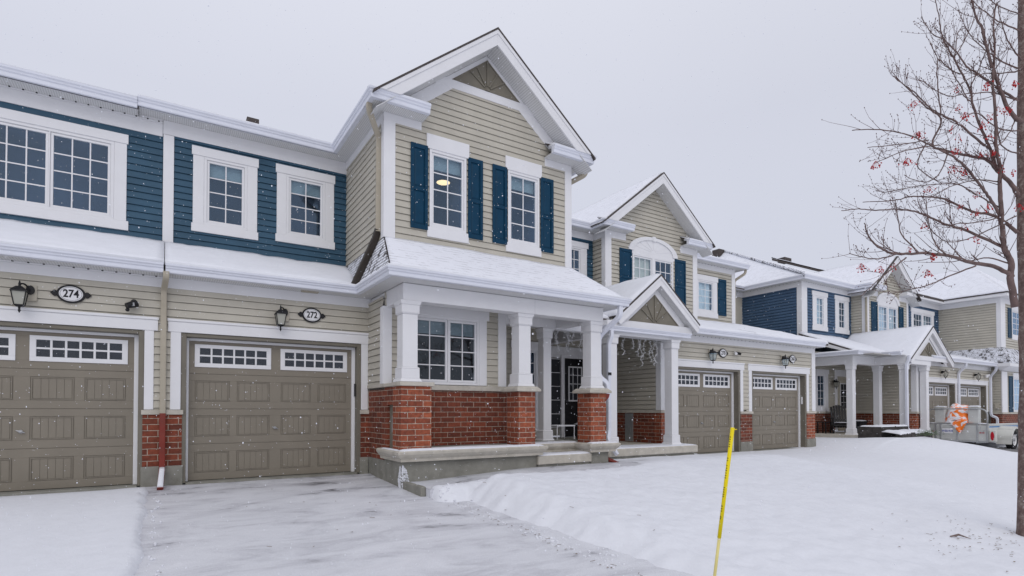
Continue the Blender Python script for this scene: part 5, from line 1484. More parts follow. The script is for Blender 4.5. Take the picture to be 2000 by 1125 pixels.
MB().prism([(9.68, 2.96), (9.68, 3.02), (11.65, 3.80), (11.65, 3.62)], 19.76, 19.80, 'x').build('rake_fascia', M['white'], h)
roof_slab(h, [(19.2, 12.3, 3.02), (19.2, 10.4, 3.02), (19.9, 10.6, 3.35), (19.9, 12.3, 3.35)], .03) if False else None
gable_roof(h, 23.45, 8.88, 9.02, 11.72, 4.10, .72, 1.72, name='porch_gable_roof', band=.15, fascia=.2, margin=0, snow=.06)
sunburst(h, 23.45, 9.0, 3.0, .72, .52)
MB().prism([(22.3, 2.961), (24.7, 2.961), (24.7, 3.0), (23.45, 3.8), (22.3, 3.0)], 9.031, 9.2).build('gable_wall', M['white'], h)
trimbox(h, 'gable_band', [(22.2, 24.9, 8.95, 9.0, 2.84, 2.999)])
downspout(h, elbow([(21.62, 8.9, 2.95), (21.62, 8.9, 2.8), (21.6, 8.97, 2.66), (21.6, 8.97, .3)], .06), 'gutter', .05, .04)
q = [(24.7, YAG - .30, 3.02), (26.65, YAG - .30, 3.02), (26.65, 11.15, 3.66), (24.2, 11.15, 3.66)]
roof_slab(h, q); slope_snow(h, q, .07, 20, 12)
eave(h, [(23.6, YAG), (26.65, YAG)], 2.915, 2.74)
downspout(h, elbow([(26.62, YAG - .3, 2.93), (26.62, YAG - .3, 2.8), (26.62, YAG - .06, 2.55), (26.62, YAG - .06, .0)], .08), 'gutter', .05, .04)

# ------------------------------------------------------------------ neighbouring row, right unit
h = thing('townhouse', 'far townhouse with a broad hipped roof and plain beige side wall near the tree trunk', 'house', (30, 9.3, -.1), 'attached townhouses along the street')
siding(h, 'siding', M['slate'], 'F', YAQ, [(3.3, 27.0, 30.02), (5.9, 27.0, 30.02)], [(27.5, 29.25, 4.2, 5.3)], 'slate blue upper siding', SL=.021)
window(h, 'F', YAQ, 27.45, 29.30, 4.15, 5.34, sashes=[(27.45, 28.33), (28.43, 29.30)], grid=(3, 4), head=(.17, .05), sill=(.15, .04), side=(.16, .16), inside='dark drape', label='wide window in the slate blue wall')
siding(h, 'siding', M['beige'], 'F', YAG, [(1.02, 26.65, 30.0), (2.9, 26.65, 30.0)], [(26.85, 29.55, -.1, 2.12)], SL=.021)
garage(h, 26.65, YAG, YAG + .2, ZB, lamp='hoop')
pier(h, 26.651, 26.88, YAG - .02, YAG + .25, .1, .93, None)
trimbox(h, 'pier_cap', [(26.651, 26.9, YAG - .05, YAG + .25, .931, .99)], 'stone')
XW = 30.05; YW = 8.94
siding(h, 'siding', M['beige'], 'L', XW, [(.98, YW, YAG), (2.8, YW, YAG)], SL=.021)
siding(h, 'siding', M['beige'], 'L', XW - .05, [(3.72, YW, YAQ), (5.9, YW, YAQ)], SL=.021)
siding(h, 'siding', M['beige'], 'F', YW, [(.98, XW, 34), (2.8, XW, 34)], [(31.4, 33, 1.0, 2.5)], SL=.021)
siding(h, 'siding', M['beige'], 'F', YW, [(3.72, XW - .05, 33.8), (5.9, XW - .05, 33.8)], [(31.3, 32.5, 4.3, 5.4)], SL=.021)
MB().box(XW - .02, 34, YW - .02, YAG, -.3, .91).build('brick_wall', M['brick'], h)
trimbox(h, 'stone_sill', [(XW - .06, 34, YW - .06, YAG, .911, .98)], 'stone')
trimbox(h, 'corner_board', [(XW - .03, XW + .55, YW - .04, YW, .98, 2.72), (XW - .08, XW + .42, YW - .041, YW, 3.74, 5.64), (XW - .079, XW - .051, YW, YW + .12, 3.74, 5.64)])
shutter(h, 'F', YW, 30.80, 31.20, 4.2, 5.5); shutter(h, 'F', YW, 30.80, 31.25, .98, 2.55)
window(h, 'F', YW, 31.30, 32.5, 4.3, 5.45, grid=(2, 4), head=(.2, .03), sill=(.15, .03), side=(.02, .02), inside='dark')
window(h, 'F', YW, 31.35, 33.0, 1.0, 2.5, grid=(4, 4), head=(.2, .03), side=(.02, .02), inside='curtain full')
MB().box(33.8, 33.9, YW, 20, 0, 5.9).build('side_wall', M['beige'], h)
MB().box(20, 33.8, 22, 22.1, 0, 5.9).build('rear_wall', M['beige'], h)
XR = XW - .05
f = MB().sweep([(0, 5.64), (.035, 5.64), (.035, GA - .006), (0, GA - .006)], [(27.0, YAQ), (XR, YAQ), (XR, YW), (34, YW)]).build('frieze_board', M['white'], h)
MB().sweep([(0, GA - .004), (.32, GA - .004), (.32, GA + .01), (0, GA + .01)], [(27.0, YAQ), (XR, YAQ), (XR, YW), (34, YW)]).build('soffit', M['white'], h)
MB().sweep([(.32, GA - .01), (.34, GA - .01), (.34, GA + .16), (.32, GA + .16)], [(27.3, YAQ), (XR, YAQ), (XR, YW), (34, YW)]).build('fascia', M['white'], h)
q = [(27.0, YAQ - .35, 6.03), (29.7, YAQ - .35, 6.03), (33, 17, 8.86), (26.4, 17, 8.86)]
roof_slab(h, q, .1); slope_snow(h, q, .06, 30, 20, 'roofsnow')
q = [(29.64, 17, 6.03), (29.64, YW - .36, 6.03), (31.9, 10.5, 7.72), (31.9, 17, 7.72)]
roof_slab(h, q, .06); slope_snow(h, q, .02, 50, 20, 'roofthin', round_edges=(0, 0, 0, 0))
q = [(29.64, YW - .36, 6.03), (34.2, YW - .36, 6.03), (31.95, 10.5, 7.72), (31.9, 10.5, 7.72)]
roof_slab(h, q, .06); slope_snow(h, q, .02, 30, 12, 'roofthin', round_edges=(0, 0, 0, 0))
q = [(34.2, YW - .36, 6.03), (34.2, 17, 6.03), (31.95, 17, 7.72), (31.95, 10.5, 7.72)]
roof_slab(h, q, .06)
trimbox(h, 'roof_vent', [(27.2, 27.8, 16.8, 17.2, 8.8, 9.02)], 'shingle')
MB().tube([(26.4, 17, 8.90), (33, 17, 8.88)], .03, 6).build('ridge_cap', M['shingle'], h)
# lower roofs
q = [(26.65, YAG - .30, 3.02), (29.75, YAG - .30, 3.02), (30.0, 11.15, 3.66), (26.65, 11.15, 3.66)]
roof_slab(h, q); slope_snow(h, q, .07, 20, 12)
eave(h, [(26.65, YAG), (XW, YAG)], 2.915, 2.74)
EA = (29.70, YW - .42, 3.05)
roof_slab(h, [(29.70, YAG - .28, 3.05), EA, (XR, YW, 3.74), (XR, YAQ, 3.74)], .03)
slope_snow(h, [(29.70, YAG - .28, 3.055), EA, (XR, YW, 3.745), (XR, YAQ, 3.745)], .02, 24, 10, 'roofbare', round_edges=(0, 0, 0, 0))
roof_slab(h, [EA, (34, YW - .42, 3.05), (34, YW, 3.74), (XR, YW, 3.74)], .03)
slope_snow(h, [EA, (34, YW - .42, 3.05), (34, YW, 3.74), (XR, YW, 3.74)], .02, 24, 10, 'roofbare', round_edges=(0, 0, 0, 0))
MB().sweep([(0, 2.74), (.38, 2.9), (.42, 2.9), (.42, 3.04), (0, 3.04)], [(XW, YAG - .31), (XW, YW), (34, YW)]).build('pent_eave', M['white'], h)
MB().box(29.80, 30.12, YAG - .45, YAG - .42, 2.90, 3.0).build('vent_box', M['white'], h)
MB().box(29.85, 30.07, YAG - .456, YAG - .4505, 2.925, 2.98).build('vent_grille', M['black'], h)
downspout(h, elbow([(29.7, YAG - .3, 2.93), (29.7, YAG - .3, 2.78), (29.84, YAG - .06, 2.5), (29.84, YAG - .06, .85), (29.92, YAG - .25, .75), (29.92, YAG - .25, .1)], .08), 'gutter', .05, .04)
cm = MB().disc_y(29.3, 2.5, .03, .03, YAG - .05, YAG - .012, 10).build('security_camera', M['white'], h)
MB().tube([(29.3, YAG - .05, 2.5), (29.2, YAG - .16, 2.48)], .045, 10).tube([(29.36, YAG - .05, 2.52), (29.44, YAG - .16, 2.55)], .045, 10).build('sensor_head', M['white'], cm)
MB().box(XW - .07, XW - .02, 9.02, 9.16, 1.15, 1.36).build('meter_box', M['beige_trim'], h)

# ------------------------------------------------------------------ tree
def build_tree():
    root = thing('bare_tree', 'leafless rowan like tree with red berries and a mottled trunk at the right edge', 'tree', (8.33, 2.25, ground_z(8.33, 2.25)))
    gz = ground_z(8.33, 2.25)
    t = MB()
    pts = []; rad = []
    r0 = random.Random(3)
    for k in range(46):
        z = gz - .1 + k * .18
        f = max(0, (z - gz)) / 8.0
        pts.append((8.37 + .012 * math.sin(z * 2.1) - .01 * z * .3, 2.25 + .010 * math.cos(z * 1.7), z))
        r = .104 * (1 - .70 * min(f * 1.15, 1)) + .025 * math.exp(-max(0, z - gz) / .10) + (.007 if k in (8, 13, 19, 22, 28, 33) else 0)
        rad.append(r)
    t.tube(pts, rad, 20)
    # a little irregularity in the bark
    t.v = [(x + .006 * noise.noise(Vector((x * 9, y * 9, z * 5))), y + .006 * noise.noise(Vector((x * 9 + 5, y * 9, z * 5))), z) for x, y, z in t.v]
    t.build('trunk', M['bark'], root, smooth=True)
    def w(px, py, d):
        f = 1087.0; p = .0171; ya = .560
        fw = Vector((math.sin(ya) * math.cos(p), math.cos(ya) * math.cos(p), math.sin(p))); rt = Vector((math.cos(ya), -math.sin(ya), 0)); up = rt.cross(fw)
        return Vector((0, 0, 1.06)) + (fw + rt * ((px - 1000) / f) - up * ((py - 783.2) / f)) * d
    return root
TREE = build_tree()
BR = [
    (0.045, 0.008, [(8.034, 2.259, 2.208), (7.978, 2.278, 2.534), (7.973, 2.269, 2.704), (7.904, 2.300, 2.840), (7.871, 2.309, 2.992), (7.844, 2.311, 3.246), (7.818, 2.314, 3.500), (7.806, 2.307, 3.754), (7.757, 2.323, 4.006), (7.741, 2.318, 4.304), (7.703, 2.326, 4.675), (7.709, 2.307, 4.971), (7.684, 2.306, 5.340), (7.704, 2.281, 5.529)]),
    (0.030, 0.005, [(8.009, 2.267, 2.553), (7.763, 2.354, 2.651), (7.477, 2.467, 2.679), (7.195, 2.577, 2.739), (6.903, 2.695, 2.749), (6.602, 2.818, 2.725), (6.415, 2.869, 2.758), (6.258, 2.901, 2.823), (6.156, 2.897, 2.894), (6.069, 2.885, 2.979)]),
    (0.008, 0.003, [(6.465, 2.760, 2.691), (6.229, 2.831, 2.624), (6.023, 2.881, 2.622), (5.833, 2.921, 2.642)]),
    (0.020, 0.004, [(7.919, 2.317, 2.881), (7.739, 2.480, 3.015), (7.615, 2.608, 3.117), (7.534, 2.710, 3.175), (7.421, 2.831, 3.279), (7.321, 2.945, 3.357), (7.189, 3.079, 3.400), (7.039, 3.226, 3.403), (6.917, 3.354, 3.432), (6.793, 3.484, 3.429)]),
    (0.024, 0.004, [(8.178, 2.269, 3.076), (8.109, 2.397, 3.251), (8.067, 2.510, 3.340), (8.007, 2.635, 3.393), (7.865, 2.810, 3.549), (7.781, 2.950, 3.623), (7.645, 3.122, 3.652), (7.570, 3.259, 3.634), (7.328, 3.499, 3.646)]),
    (0.020, 0.004, [(7.886, 2.331, 3.208), (7.713, 2.358, 3.373), (7.542, 2.384, 3.483), (7.330, 2.434, 3.656), (7.122, 2.484, 3.759), (6.903, 2.542, 3.810), (6.715, 2.581, 3.844), (6.480, 2.648, 3.898), (6.162, 2.768, 3.917), (5.851, 2.885, 3.883)]),
    (0.030, 0.004, [(8.182, 2.258, 3.488), (8.163, 2.325, 3.666), (8.106, 2.417, 3.811), (8.077, 2.492, 3.958), (7.986, 2.606, 4.026), (7.800, 2.780, 4.113), (7.703, 2.898, 4.219), (7.849, 2.859, 4.534), (7.751, 2.976, 4.714), (7.571, 3.142, 5.019), (7.520, 3.230, 5.142)]),
    (0.030, 0.006, [(8.204, 2.227, 4.316), (8.048, 2.265, 4.382), (7.904, 2.293, 4.523), (7.762, 2.319, 4.751), (7.620, 2.344, 5.006), (7.505, 2.353, 5.210), (7.379, 2.370, 5.323), (7.285, 2.367, 5.448), (7.217, 2.350, 5.498)]),
    (0.020, 0.004, [(7.851, 2.343, 3.728), (7.829, 2.391, 3.976), (7.771, 2.461, 4.253), (7.731, 2.519, 4.548), (7.744, 2.547, 4.722), (7.664, 2.631, 5.006), (7.609, 2.700, 5.231), (7.594, 2.746, 5.379), (7.598, 2.778, 5.623), (7.601, 2.811, 5.854)]),
    (0.016, 0.003, [(8.156, 2.252, 4.579), (7.849, 2.358, 4.692), (7.591, 2.433, 4.801), (7.427, 2.452, 4.802), (7.226, 2.491, 4.935), (7.028, 2.529, 5.020), (6.833, 2.567, 5.045), (6.658, 2.590, 5.167)]),
    (0.016, 0.003, [(7.768, 2.390, 3.976), (7.572, 2.460, 4.092), (7.378, 2.528, 4.213), (7.174, 2.604, 4.280), (7.010, 2.655, 4.339), (6.835, 2.712, 4.462), (6.664, 2.767, 4.546), (6.524, 2.803, 4.603)]),
    (0.010, 0.003, [(8.199, 2.219, 4.919), (8.130, 2.354, 5.046), (8.110, 2.458, 5.191), (8.115, 2.546, 5.330), (8.075, 2.661, 5.553), (8.066, 2.755, 5.886)]),
    (0.010, 0.003, [(8.198, 2.217, 5.027), (8.009, 2.246, 5.117), (7.853, 2.253, 5.204), (7.712, 2.250, 5.317), (7.578, 2.243, 5.456)]),
    (0.010, 0.003, [(8.195, 2.212, 5.351), (8.098, 2.388, 5.537), (8.061, 2.524, 5.742), (8.088, 2.622, 5.928)]),
    (0.008, 0.003, [(8.217, 2.195, 5.536), (7.857, 2.244, 5.490), (7.503, 2.290, 5.485)]),
    (0.010, 0.003, [(7.411, 2.405, 2.622), (7.008, 2.513, 2.475), (6.711, 2.554, 2.365), (6.419, 2.591, 2.289), (6.083, 2.656, 2.216)]),
    (0.009, 0.003, [(6.661, 2.756, 2.678), (6.389, 2.772, 2.529), (6.110, 2.793, 2.370), (5.837, 2.810, 2.193)]),
    (0.009, 0.003, [(7.141, 2.572, 2.739), (7.119, 2.661, 2.875), (7.138, 2.724, 3.083), (7.176, 2.772, 3.432)]),
    (0.009, 0.003, [(6.771, 2.686, 2.735), (6.729, 2.826, 2.955), (6.811, 2.889, 3.140), (6.891, 2.951, 3.398)]),
    (0.009, 0.003, [(7.886, 2.330, 3.312), (7.754, 2.480, 3.473), (7.619, 2.632, 3.628), (7.451, 2.808, 3.652), (7.263, 2.997, 3.632), (7.086, 3.179, 3.598)]),
    (0.008, 0.003, [(7.883, 2.325, 3.605), (7.472, 2.387, 3.561), (7.045, 2.461, 3.435), (6.644, 2.519, 3.241)]),
    (0.007, 0.003, [(6.851, 2.611, 3.926), (6.567, 2.732, 3.862), (6.196, 2.907, 3.798)]),
    (0.007, 0.003, [(6.826, 2.511, 3.825), (6.478, 2.672, 3.748), (6.157, 2.817, 3.594)]),
    (0.008, 0.003, [(7.621, 2.717, 4.025), (7.455, 2.748, 3.748), (7.229, 2.813, 3.632), (6.969, 2.897, 3.682)]),
    (0.008, 0.003, [(6.946, 2.670, 3.940), (6.901, 2.741, 3.738), (7.026, 2.704, 3.634), (7.210, 2.630, 3.547)]),
    (0.008, 0.003, [(8.162, 2.275, 3.260), (7.821, 2.422, 3.083), (7.543, 2.528, 2.961), (7.282, 2.621, 2.917), (7.067, 2.683, 3.025), (6.953, 2.681, 3.139)]),
    (0.010, 0.003, [(7.986, 2.279, 2.691), (7.836, 2.430, 2.774), (7.692, 2.580, 2.752), (7.632, 2.674, 2.889), (7.616, 2.741, 3.002)]),
    (0.008, 0.003, [(7.901, 2.322, 3.225), (7.600, 2.434, 3.134), (7.317, 2.533, 3.095), (7.138, 2.567, 3.055)]),
    (0.007, 0.003, [(7.826, 2.574, 4.760), (7.885, 2.451, 5.110), (7.878, 2.373, 5.298), (7.858, 2.305, 5.389)]),
    (0.007, 0.003, [(7.676, 2.661, 5.105), (7.761, 2.661, 5.406), (7.861, 2.654, 5.535)]),
    (0.007, 0.003, [(7.683, 2.656, 5.137), (7.868, 2.593, 5.437), (7.994, 2.568, 5.679)]),
    (0.008, 0.003, [(7.077, 2.581, 4.264), (7.109, 2.615, 4.513), (7.153, 2.641, 4.781), (7.217, 2.657, 4.947), (7.203, 2.720, 5.154)]),
    (0.008, 0.003, [(7.731, 2.630, 4.925), (7.518, 2.645, 4.919), (7.282, 2.674, 4.979)]),
    (0.008, 0.003, [(8.176, 2.240, 4.563), (7.801, 2.357, 4.599), (7.409, 2.486, 4.527), (7.125, 2.547, 4.455), (6.760, 2.656, 4.572)]),
    (0.007, 0.003, [(7.692, 2.544, 4.563), (7.655, 2.593, 4.732), (7.605, 2.650, 4.903), (7.580, 2.691, 5.137), (7.555, 2.732, 5.356)]),
    (0.009, 0.003, [(8.205, 2.214, 4.934), (8.011, 2.249, 4.842), (7.659, 2.383, 4.782), (7.440, 2.433, 4.692), (7.249, 2.467, 4.573)]),
    (0.009, 0.003, [(8.205, 2.229, 4.224), (7.919, 2.349, 4.229), (7.661, 2.449, 4.371), (7.485, 2.502, 4.299), (7.273, 2.579, 4.108)]),
    (0.009, 0.003, [(8.168, 2.257, 3.969), (7.968, 2.342, 4.053), (7.871, 2.357, 4.389), (7.806, 2.352, 4.660)]),
    (0.008, 0.003, [(8.139, 2.268, 4.347), (7.972, 2.258, 4.174), (7.756, 2.279, 3.989), (7.555, 2.290, 3.867)]),
]
BERRIES = [(6.817, 2.695, 3.993), (7.124, 2.837, 4.120), (7.478, 2.565, 4.643), (6.827, 2.739, 4.347), (7.620, 2.350, 4.595), (7.777, 2.236, 4.320), (7.808, 2.310, 4.363), (8.047, 2.226, 4.364), (7.113, 2.489, 4.053), (7.415, 2.271, 3.945), (7.495, 2.602, 3.946), (7.643, 2.321, 3.849), (7.688, 2.447, 3.890), (6.660, 2.737, 3.684), (7.745, 2.266, 3.685), (7.526, 2.534, 3.690), (6.484, 2.955, 3.683), (7.759, 2.498, 3.478), (7.569, 2.600, 3.322), (7.411, 2.290, 3.196), (7.306, 2.354, 3.147), (7.076, 2.743, 3.066), (7.637, 2.579, 3.104), (7.461, 2.430, 2.893), (6.998, 2.646, 2.695), (7.049, 2.715, 2.536), (6.442, 2.910, 2.539), (6.665, 2.860, 2.585), (6.443, 3.101, 2.607), (7.362, 2.516, 4.358), (7.283, 2.445, 4.218), (7.729, 2.177, 3.601), (7.726, 2.154, 4.558), (7.909, 2.179, 3.264), (7.211, 2.528, 3.652), (7.386, 2.282, 4.147), (7.747, 2.439, 4.232), (7.395, 2.531, 4.048), (7.155, 2.733, 3.488), (6.763, 2.778, 2.760)]

lm = MB(); tw = MB()
rb = random.Random(11)
tips = []
def twig(p, d, L, r, lvl):
    n = 5; pts = [p]; q = Vector(p); dd = Vector(d).normalized()
    for k in range(n):
        dd = (dd + Vector((rb.uniform(-.18, .18), rb.uniform(-.18, .18), rb.uniform(-.05, .22)))).normalized()
        q = q + dd * (L / n); pts.append(Vector(q))
        if k in (1, 2, 3) and rb.random() < .35:
            tw.ball(tuple(q + Vector((rb.uniform(-.006, .006), 0, .005))), .0045, 5, 3, (1, 1, 1.6))
    tw.tube(pts, [r * (1 - .6 * k / n) for k in range(n + 1)], 4, cap=True)
    tw.ball(tuple(pts[-1]), .0045, 5, 3, (1, 1, 1.7))
    if lvl > 0:
        for _ in range(2):
            k = rb.randint(1, n - 1)
            nd = (dd + Vector((rb.uniform(-.9, .9), rb.uniform(-.9, .9), rb.uniform(-.5, .9)))).normalized()
            twig(pts[k], nd, L * rb.uniform(.35, .6), r * .7, lvl - 1)
for bi, (r0, r1, raw) in enumerate(BR):
    P = smooth_path(raw, 5); n = len(P)
    P = [p + Vector((rb.uniform(-1, 1), rb.uniform(-1, 1), rb.uniform(-1, 1))) * .004 for p in P]
    rad = [(r0 + (r1 - r0) * (k / (n - 1)) ** .8) * .80 + .0010 for k in range(n)]
    lm.tube(P, rad, 7)
    L = sum((b - a).length for a, b in zip(P, P[1:]))
    cnt = int(L * 13)
    for _ in range(cnt):
        k = rb.randint(int(n * .18), n - 2)
        d = (P[k + 1] - P[k]).normalized()
        nd = (d * .9 + Vector((rb.uniform(-.8, .8), rb.uniform(-.9, .9), rb.uniform(-.7, .9)))).normalized()
        twig(P[k], nd, rb.uniform(.10, .42), min(.0045, max(.0022, rad[k] * .32)), 1 if rb.random() < .5 else 0)
lm.build('branches', M['limb'], TREE, smooth=True)
tw.build('twigs', M['twig'], TREE, smooth=True)
for c in BERRIES:
    if c[0] > 8.0: continue
    b = MB(); cc = Vector(c); big = rb.random() < .5
    top = cc + Vector((rb.uniform(-.02, .02), 0, .06))
    for k in range(rb.randint(12, 18) if big else rb.randint(5, 9)):
        q = cc + Vector((rb.gauss(0, .032), rb.gauss(0, .025), rb.gauss(0, .014)))
        b.ball(tuple(q), rb.uniform(.0062, .0088), 6, 4)
        b.tube([q, (q + top) / 2 + Vector((0, 0, .008)), top], .0012, 3, cap=False)
    b.build('berry_cluster', M['berry'], TREE, smooth=True)

# ------------------------------------------------------------------ snow marker stake
r = thing('marker_stake', 'leaning yellow driveway marker stake with black lettering in the snow', 'stake', (3.43, 2.72, -.35))
def sp(t): return Vector((3.43, 2.72, -.42)).lerp(Vector((3.557, 2.613, .935)), t)
MB().tube([sp(0), sp(.42)], .0115, 10).build('lower_rod', mat('pale_fibreglass', (.72, .63, .25), .5, .1, 9), r, smooth=True)
MB().tube([sp(.40), sp(.7), sp(.999), sp(1.0)], [.0138, .014, .0145, .012], 14).build('sleeve', mat('yellow_plastic', (.82, .66, .0), .38, .05, 6), r, smooth=True)
MB().tube([sp(.985) + Vector((.014, -.005, .004)), sp(.99) + Vector((.032, -.014, .0))], .0035, 6).build('tie_end', mat('yellow_tie', (.75, .6, .02), .4), r)
up = (sp(1) - sp(0)).normalized()
toc = (Vector((0, 0, 1.06)) - sp(.8)); toc = (toc - up * toc.dot(up)).normalized()
side = up.cross(toc)
nrm = (toc * .86 - side * .5).normalized()
ink = MB()
rk = random.Random(4)
for a, b in ((.955, .89), (.84, .815), (.80, .72), (.68, .62), (.58, .54), (.52, .50)):
    n = max(2, int((a - b) / .012)); 
    for k in range(n):
        t = a - (a - b) * (k + .5) / n
        c0 = sp(t) + nrm * .0150; tang = up.cross(nrm).normalized()
        hh = .0042; ww = rk.uniform(.004, .0062)
        ink.face([c0 - tang * ww - up * hh, c0 + tang * ww - up * hh, c0 + tang * ww + up * (hh * .3), c0 - tang * ww + up * (hh * .3)])
        if rk.random() < .6: ink.face([c0 - tang * ww - up * hh, c0 - tang * (ww - .0022) - up * hh, c0 - tang * (ww - .0022) + up * hh * 1.5, c0 - tang * ww + up * hh * 1.5])
ink.build('lettering', M['ink'], r)

# ------------------------------------------------------------------ utility trailer
r = thing('utility_trailer', 'grey utility trailer with red tail lamps and blue striped side, loaded in the far driveway', 'trailer', (24.1, 8.4, -.25))
X0 = 24.1; ya, yb = 7.54, 9.37; skew = .09 / 1.83
T = MB()
def tx(x, y): return x + (y - ya) * skew
zb, zt = 0.0, .57
# tail gate of ribbed panels
tg = MB(); tg.box(X0, X0 + .03, ya + .02, yb - .02, zb, zt - .02)
gate = tg.build('tailgate', M['trailer'], r)
rb_ = MB()
for k in range(7): rb_.box(X0 - .016, X0 - .001, ya + .32, yb - .34, zb + .05 + k * .068, zb + .05 + k * .068 + .055)
rb_.build('gate_boards', M['trailer'], gate)
fr = MB()
for y in (ya, ya + .28, ya + .86, ya + 1.36, yb - .32, yb - .05): fr.box(X0 - .03, X0 - .0005, y, y + .05, zb - .04, zt)
fr.box(X0 - .028, X0 + .03, ya, yb, zt, zt + .035).box(X0 - .028, X0 - .001, ya, yb, zb - .05, zb - .005)
fr.build('gate_frame', M['galv'], gate, bevel=.004)
ht = MB()
for y in (ya + .16, yb - .18):
    ht.tube(smooth_path([(X0 - .035, y + .04, zt - .08), (X0 - .045, y + .05, zt - .22), (X0 - .045, y, zt - .27), (X0 - .045, y - .05, zt - .22), (X0 - .04, y - .05, zt - .15)], 4), .009)
ht.build('gate_hook', M['galv'], gate)
rf = MB(); rf.box(X0 - .034, X0 - .0305, ya + .10, ya + .24, .27, .30).box(X0 - .034, X0 - .0305, yb - .24, yb - .10, .29, .32)
rf.build('reflector', M['red'], gate)
pl = MB().box(X0 - .036, X0 - .031, yb - .82, yb - .50, .24, .42).build('licence_plate', M['white'], gate)
text_mesh('W50-91R', 'plate_text', M['plateblue'], pl, .105, (X0 - .038, yb - .66, .32), sx=.82, depth=.001, xdir=(0, -1, 0), up=(0, 0, 1), bold=.002)
# hooped rail
hp = MB().tube(elbow([(X0, yb - .02, zt), (X0, yb - .02, 1.12), (X0, ya + .02, 1.12), (X0, ya + .02, zt)], .26, 6), .024, 10)
hp.build('hoop_rail', M['galv'], r, smooth=True)
bx = MB()
for y in (ya + .28, yb - .55): bx.box(X0 + .03, X0 + .24, y, y + .30, zt + .036, 1.16)
bx.build('ramp_box', M['trailer'], r, bevel=.012); b1 = r
lid = MB()
for y in (ya + .27, yb - .56): lid.box(X0 + .02, X0 + .25, y, y + .32, 1.161, 1.20)
lid.build('box_lid', M['fender'], b1, bevel=.01)
for y in (ya + .27, yb - .56): slope_snow(b1, [(X0 + .02, y, 1.2), (X0 + .25, y, 1.2), (X0 + .25, y + .32, 1.2), (X0 + .02, y + .32, 1.2)], .03, 6, 6, 'snow', 'snow_cap', (1, 1, 1, 1))
for y0, y1 in ((ya + .0, ya + .3), (ya + .55, yb - .6), (yb - .3, yb)): slope_snow(gate, [(X0 - .028, y0, zt + .035), (X0 + .03, y0, zt + .035), (X0 + .03, y1, zt + .035), (X0 - .028, y1, zt + .035)], .018, 4, 12, 'snow', 'snow_cap', (1, 1, 1, 1))
# sides
sd_ = MB(); sd_.box(X0 + .0305, X0 + 3.3, ya, ya + .03, zb + .22, zt - .02); sd_.box(X0 + .0305, X0 + 3.3, yb - .03, yb, zb, zt - .02); sd_.box(X0 + .0305, X0 + 3.3, ya + .031, yb - .031, zb, zb + .03)
sd_.box(X0 + .0305, X0 + .5, ya + .001, ya + .029, zb - .03, zb + .2199)
body = sd_.build('bed', M['trailer'], r)
MB().box(X0 - .0, X0 + 3.3, ya - .02, ya + .05, zt - .0199, zt + .03).build('side_rail', M['trailer'], r, bevel=.006)
MB().box(X0 + .08, X0 + 3.2, ya - .004, ya - .0005, zt - .10, zt - .055).build('blue_stripe', M['bluestripe'], body)
# lamps
for y, xx in ((ya - .20, X0 + .02), (yb + .02, X0 + .02)):
    b = MB().box(xx, xx + .12, y, y + .2, -.02, .38).build('tail_lamp', M['fender'], r, bevel=.02)
    l = MB()
    for k in range(20):
        a0, a1 = 2 * math.pi * k / 20, 2 * math.pi * (k + 1) / 20
        l.face([(xx - .012, y + .1, .18), (xx - .006, y + .1 + .052 * math.cos(a0), .18 + .15 * math.sin(a0)), (xx - .006, y + .1 + .052 * math.cos(a1), .18 + .15 * math.sin(a1))])
    l.ball((xx - .004, y + .1, .25), .04, 8, 6, (.3, 1, 1)).ball((xx - .004, y + .1, .11), .04, 8, 6, (.3, 1, 1))
    l.build('red_lens', M['red'], b, smooth=True)
MB().tube([(X0 + .28, ya - .012, .22), (X0 + .28, ya - .03, .22)], .038, 12).build('side_marker', M['red'], r)
